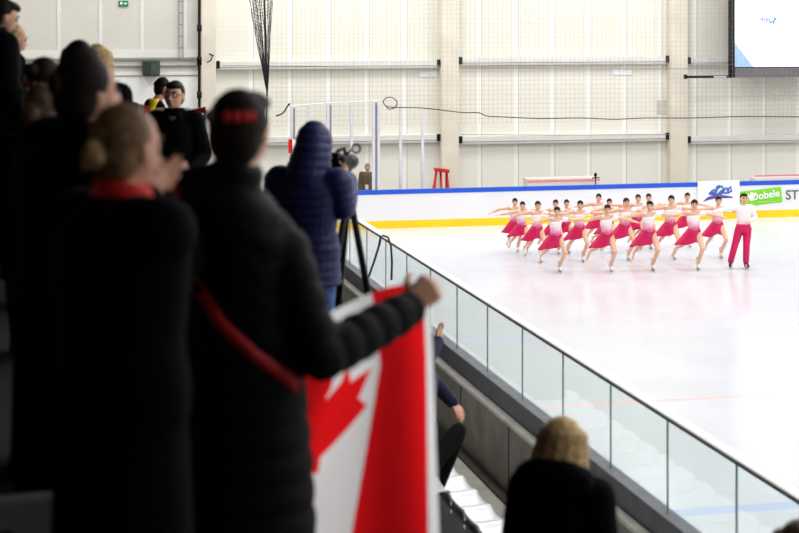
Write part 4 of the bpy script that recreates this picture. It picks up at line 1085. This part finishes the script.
def skater(label, root, ang, variant, male=False, boots=SKATEW):
    rnd = random.Random(variant*11+5)
    if not male:
        bx = (.34, .46, .26)[variant % 3]; by = (-.50, -.56, -.46)[variant % 3]; bz = (.33, .38, .30)[variant % 3]
        pose = dict(pelvis=(.03,-.06,.86), chest=(.05,.03,1.13), neck=(.03,.07,1.315), head=(.015,.105,1.462),
            sr=(.20,.05,1.27), sl=(-.14,.07,1.285), er=(.44,(.06,.0,.10)[variant % 3],(1.225,1.20,1.25)[variant % 3]), el=(-.40,.10,(1.25,1.235,1.22)[variant % 3]), wr=(.67,(.16,.12,.05)[variant % 3],(1.20,1.23,1.15)[variant % 3]), wl=(-.62,.18,(1.27,1.20,1.26)[variant % 3]),
            hr=(.115,-.06,.82), hl=(-.055,-.05,.82), kl=(-.165,.22,.50), al=(-.06,-.04,.13), kr=(bx*.62,by*.42+.02,.52), ar=(bx,by,bz))
        d = (V(pose['ar']) - V(pose['kr'])).normalized()
        pose['toear'] = (.35, .25, -.75)
    else:
        pose = dict(pelvis=(.0,0,.94), chest=(.0,.01,1.22), neck=(0,.01,1.42), head=(-.01,.04,1.57), sr=(.175,0,1.37), sl=(-.175,0,1.37),
            er=(.44,.03,1.32), wr=(.68,.06,1.27), el=(-.28,-.02,1.13), wl=(-.10,.20,1.09), kr=(.19,.02,.53), ar=(.27,-.06,.14), kl=(-.06,.06,.53), al=(-.06,0,.14), hr=(.09,0,.89), hl=(-.09,0,.89))
    hy = (12, -6, 4)[variant % 3]
    R, J, HH = person(label, root, ang, 1.62 if not male else 1.70, pose=pose, hyaw=hy, hroll=(3, -2, 5)[variant % 3], hair='skater' if not male else 'short', hairk=1.02, hairm=HAIRD if variant % 2 else HAIRB,
        skin=SKINS, shoes=False, eyes='made_up', vox=.0095, hands=dict(r=dict(pn=(0,0,-1), curl=.15), l=dict(pn=(0,0,-1), curl=.15 if not male else .5)), wide=.88 if not male else 1.0)
    pv, ch, nk = J['pelvis'], J['chest'], J['neck']
    rs = (J['sr'] - J['sl']).normalized(); up2 = (nk-ch).normalized(); fs_ = up2.cross(rs).normalized(); rh = (J['hr']-J['hl']).normalized(); up1 = (ch-pv).normalized(); fh = up1.cross(rh).normalized()
    mb = MB(); e = .012
    k = .88 if not male else 1.0
    mb.loft([(pv - up1*.03, rh*(.155*k+e), fh*(.108+e)), (pv.lerp(ch,.45), rh*(.130*k+e), fh*(.096+e)), (ch, rs*(.150*k+e), fs_*(.110+e)), (ch.lerp(nk,.42), rs*(.155*k+e), fs_*(.106+e)), (ch.lerp(nk,.62), rs*(.12*k), fs_*(.092))], 24)
    if male:
        for S, E_, W in (('sr','er','wr'), ('sl','el','wl')):
            mb.chain([(nk.lerp(J[S], .4) - up2*.03, .072), (nk.lerp(J[S], .7) - up2*.01, .07), (J[S], .070), (J[E_], .054), (J[E_].lerp(J[W], .93), .042)])
        mb.loft([(ch.lerp(nk,.3), rs*.175, fs_*.125), (ch.lerp(nk,.72), rs*.155, fs_*.115), (ch.lerp(nk,.98), rs*.075, fs_*.07)], 20)
    else:
        mb.chain([(ch.lerp(nk,.5) - rs*.05, .055), (J['sl'] - up2*.01, .064), (J['sl'].lerp(J['el'], .30), .054)])
        mb.chain([(ch.lerp(nk,.55) + rs*.055, .045), (nk.lerp(J['sr'],.55) - up2*.01, .050)])
    robj('leotard' if not male else 'shirt', mb, .011, LEO, R, 3)
    if not male:
        # asymmetric skirt
        mb = MB(); seg = 48; rows = 9; vs = []; fs = []
        for i in range(rows+1):
            t = i/rows
            for q in range(seg):
                a = 2*PI*q/seg; ca, sa = math.cos(a), math.sin(a)
                side = ca                      # +1 towards the person's right
                ln = .24 + .10*max(0, side)**1 + .05*max(0, -sa) + .02*math.sin(a*5+variant)
                fl = 1 + (.55 + .25*max(0, side))*t + .10*t*math.sin(a*7 + variant*2)*t
                c = pv + up1*.035 + V((.10*max(0, side)*t + .05*t, -.02*t + .07*t*max(0, -side), 0))
                vs.append(c + rh*(.158*k+.012)*fl*ca + fh*(.118)*(fl if sa < 0 else 1 + (fl-1)*.9)*sa - V((0,0,1))*ln*t)
        for i in range(rows):
            for q in range(seg):
                q2 = (q+1) % seg; fs.append((i*seg+q, (i+1)*seg+q, (i+1)*seg+q2, i*seg+q2))
        mb.add(vs, fs); o = ob('skirt', mb, CRIM, R, True); o.modifiers.new('t', 'SOLIDIFY').thickness = .008
    else:
        mt = MB()
        for Hh, K, A in (('hr','kr','ar'), ('hl','kl','al')):
            mt.chain([(J[Hh], .100), (J[Hh].lerp(J[K], .4), .094), (J[K], .078), (J[A] + V((0,0,.02)), .070)])
        mt.loft([(pv - V((0,0,.12)), rh*.165, fh*.13), (pv, rh*.17, fh*.125), (pv + V((0,0,.08)), rh*.15, fh*.115)], 22)
        robj('trousers', mt, .012, CRIM, R, 4)
    for A, K in (('al','kl'), ('ar','kr')):
        a = J[A]; up = (J[K]-a).normalized() if A == 'ar' and not male else V((0,0,1))
        f_ = V((-.15 if A == 'al' else .25, 1, 0)) if (A == 'al' or male) else V(pose['toear'])
        f_ = (f_ - up*f_.dot(up)).normalized(); rt = f_.cross(up)
        B = lambda x, y, z: a + rt*x + f_*y + up*z
        ms = MB(); ms.chain([(B(0,-.01,.11), .052), (B(0,-.015,.03), .05), (B(0,-.03,-.055), .045)]); ms.chain([(B(0,-.03,-.055), .045), (B(0,.07,-.05), .046), (B(0,.15,-.062), .034)])
        bt = robj('skate_boot', ms, .011, boots, R, 2)
        ms = MB(); ms.obox(B(0,.045,-.118), rt*.004, f_*.135, up*.012); ms.obox(B(0,-.04,-.103), rt*.008, f_*.02, up*.018); ms.obox(B(0,.10,-.103), rt*.008, f_*.02, up*.018)
        ob('blade', ms, STEEL, bt)
        ms = MB(); ms.obox(B(0,-.035,-.094), rt*.026, f_*.03, up*.006); ms.obox(B(0,.09,-.094), rt*.028, f_*.05, up*.004); ob('sole', ms, SKATEK, bt)
    return R

def ground(u, v, back=0): return PZ(u - 2.7, v, 0.0)
rows = [
 # u of supporting foot, v, variant, turn, label
 (560.0, 272.0, 0, 'front line skater in crimson skirt, first from the left of four'),
 (611.0, 271.5, 1, 'front line skater in crimson skirt, second from the left of four'),
 (653.0, 270.5, 0, 'front line skater in crimson skirt, third from the left of four'),
 (698.0, 269.5, 1, 'front line skater in crimson skirt, rightmost of the front four'),
 (541.0, 262.0, 2, 'second line skater in crimson skirt, leftmost of her line'),
 (583.5, 261.5, 0, 'second line skater in crimson skirt, between first and second front skaters'),
 (629.0, 260.5, 1, 'second line skater in crimson skirt, between second and third front skaters'),
 (674.5, 259.0, 0, 'second line skater in crimson skirt, between third and rightmost front skaters'),
 (721.5, 258.0, 2, 'skater in crimson skirt standing next to the male skater'),
 (518.5, 251.5, 2, 'leftmost skater of the whole team, in crimson skirt'),
 (525.5, 255.5, 0, 'skater half hidden behind the shoulder of the leftmost skater'),
 (559.0, 254.0, 1, 'back line skater whose head shows just above the first front skater'),
 (569.5, 253.0, 2, 'back line skater just right of the head above the first front skater'),
 (602.0, 248.5, 0, 'back line skater with the highest head, behind the second front skater'),
 (612.5, 253.0, 1, 'back line skater whose head shows directly above the second front skater'),
 (641.5, 249.0, 2, 'back line skater, left of the pair of heads behind the third front skater'),
 (651.5, 248.5, 0, 'back line skater whose head shows directly above the third front skater'),
 (690.5, 247.0, 1, 'back line skater just below the white banner, behind the rightmost front skater'),
]
heads = [(556.6,211),(609,209),(652.5,205.5),(695.7,204.2),(537.7,205),(580.2,204.5),(627,202),(673,199.5),(718.6,200.5),(515,201.7),(521.3,205),(556,203.2),(566.6,203),(599.4,197.3),(609.8,202.2),(639,198),(649,197.2),(688,196.3)]
protos = {}
for i, (u, v, var, lb) in enumerate(rows):
    g = ground(u, v)
    ang = 180 + 17 + (-6, 4, 0, 6, -3, 2)[i % 6]
    if var not in protos:
        R = skater(lb, g, ang, var); protos[var] = R
    else:
        R = copy_tree(protos[var]); R.location = g; R.rotation_euler = (0, 0, -math.radians(ang))
    tag(R, lb, 'skater', 'synchronized skaters in crimson skirts')
    hz = CZ - (heads[i][1]-HY)/F*g.dot(AX)   # measured head height sets each skater's size
    sc_ = max(.86, min(1.12, hz/1.462))
    R.scale = (sc_, sc_, sc_)
g = ground(746, 268.5)
R = skater('male skater in crimson trousers and white shirt at the right end of the team', g, 180+14, 4, male=True, boots=SKATEK)
tag(R, 'male skater in crimson trousers and white shirt at the right end of the team', 'skater')
hz = CZ - (198.5-HY)/F*g.dot(AX); R.scale = (hz/1.57,)*3
bpy.context.view_layer.update()
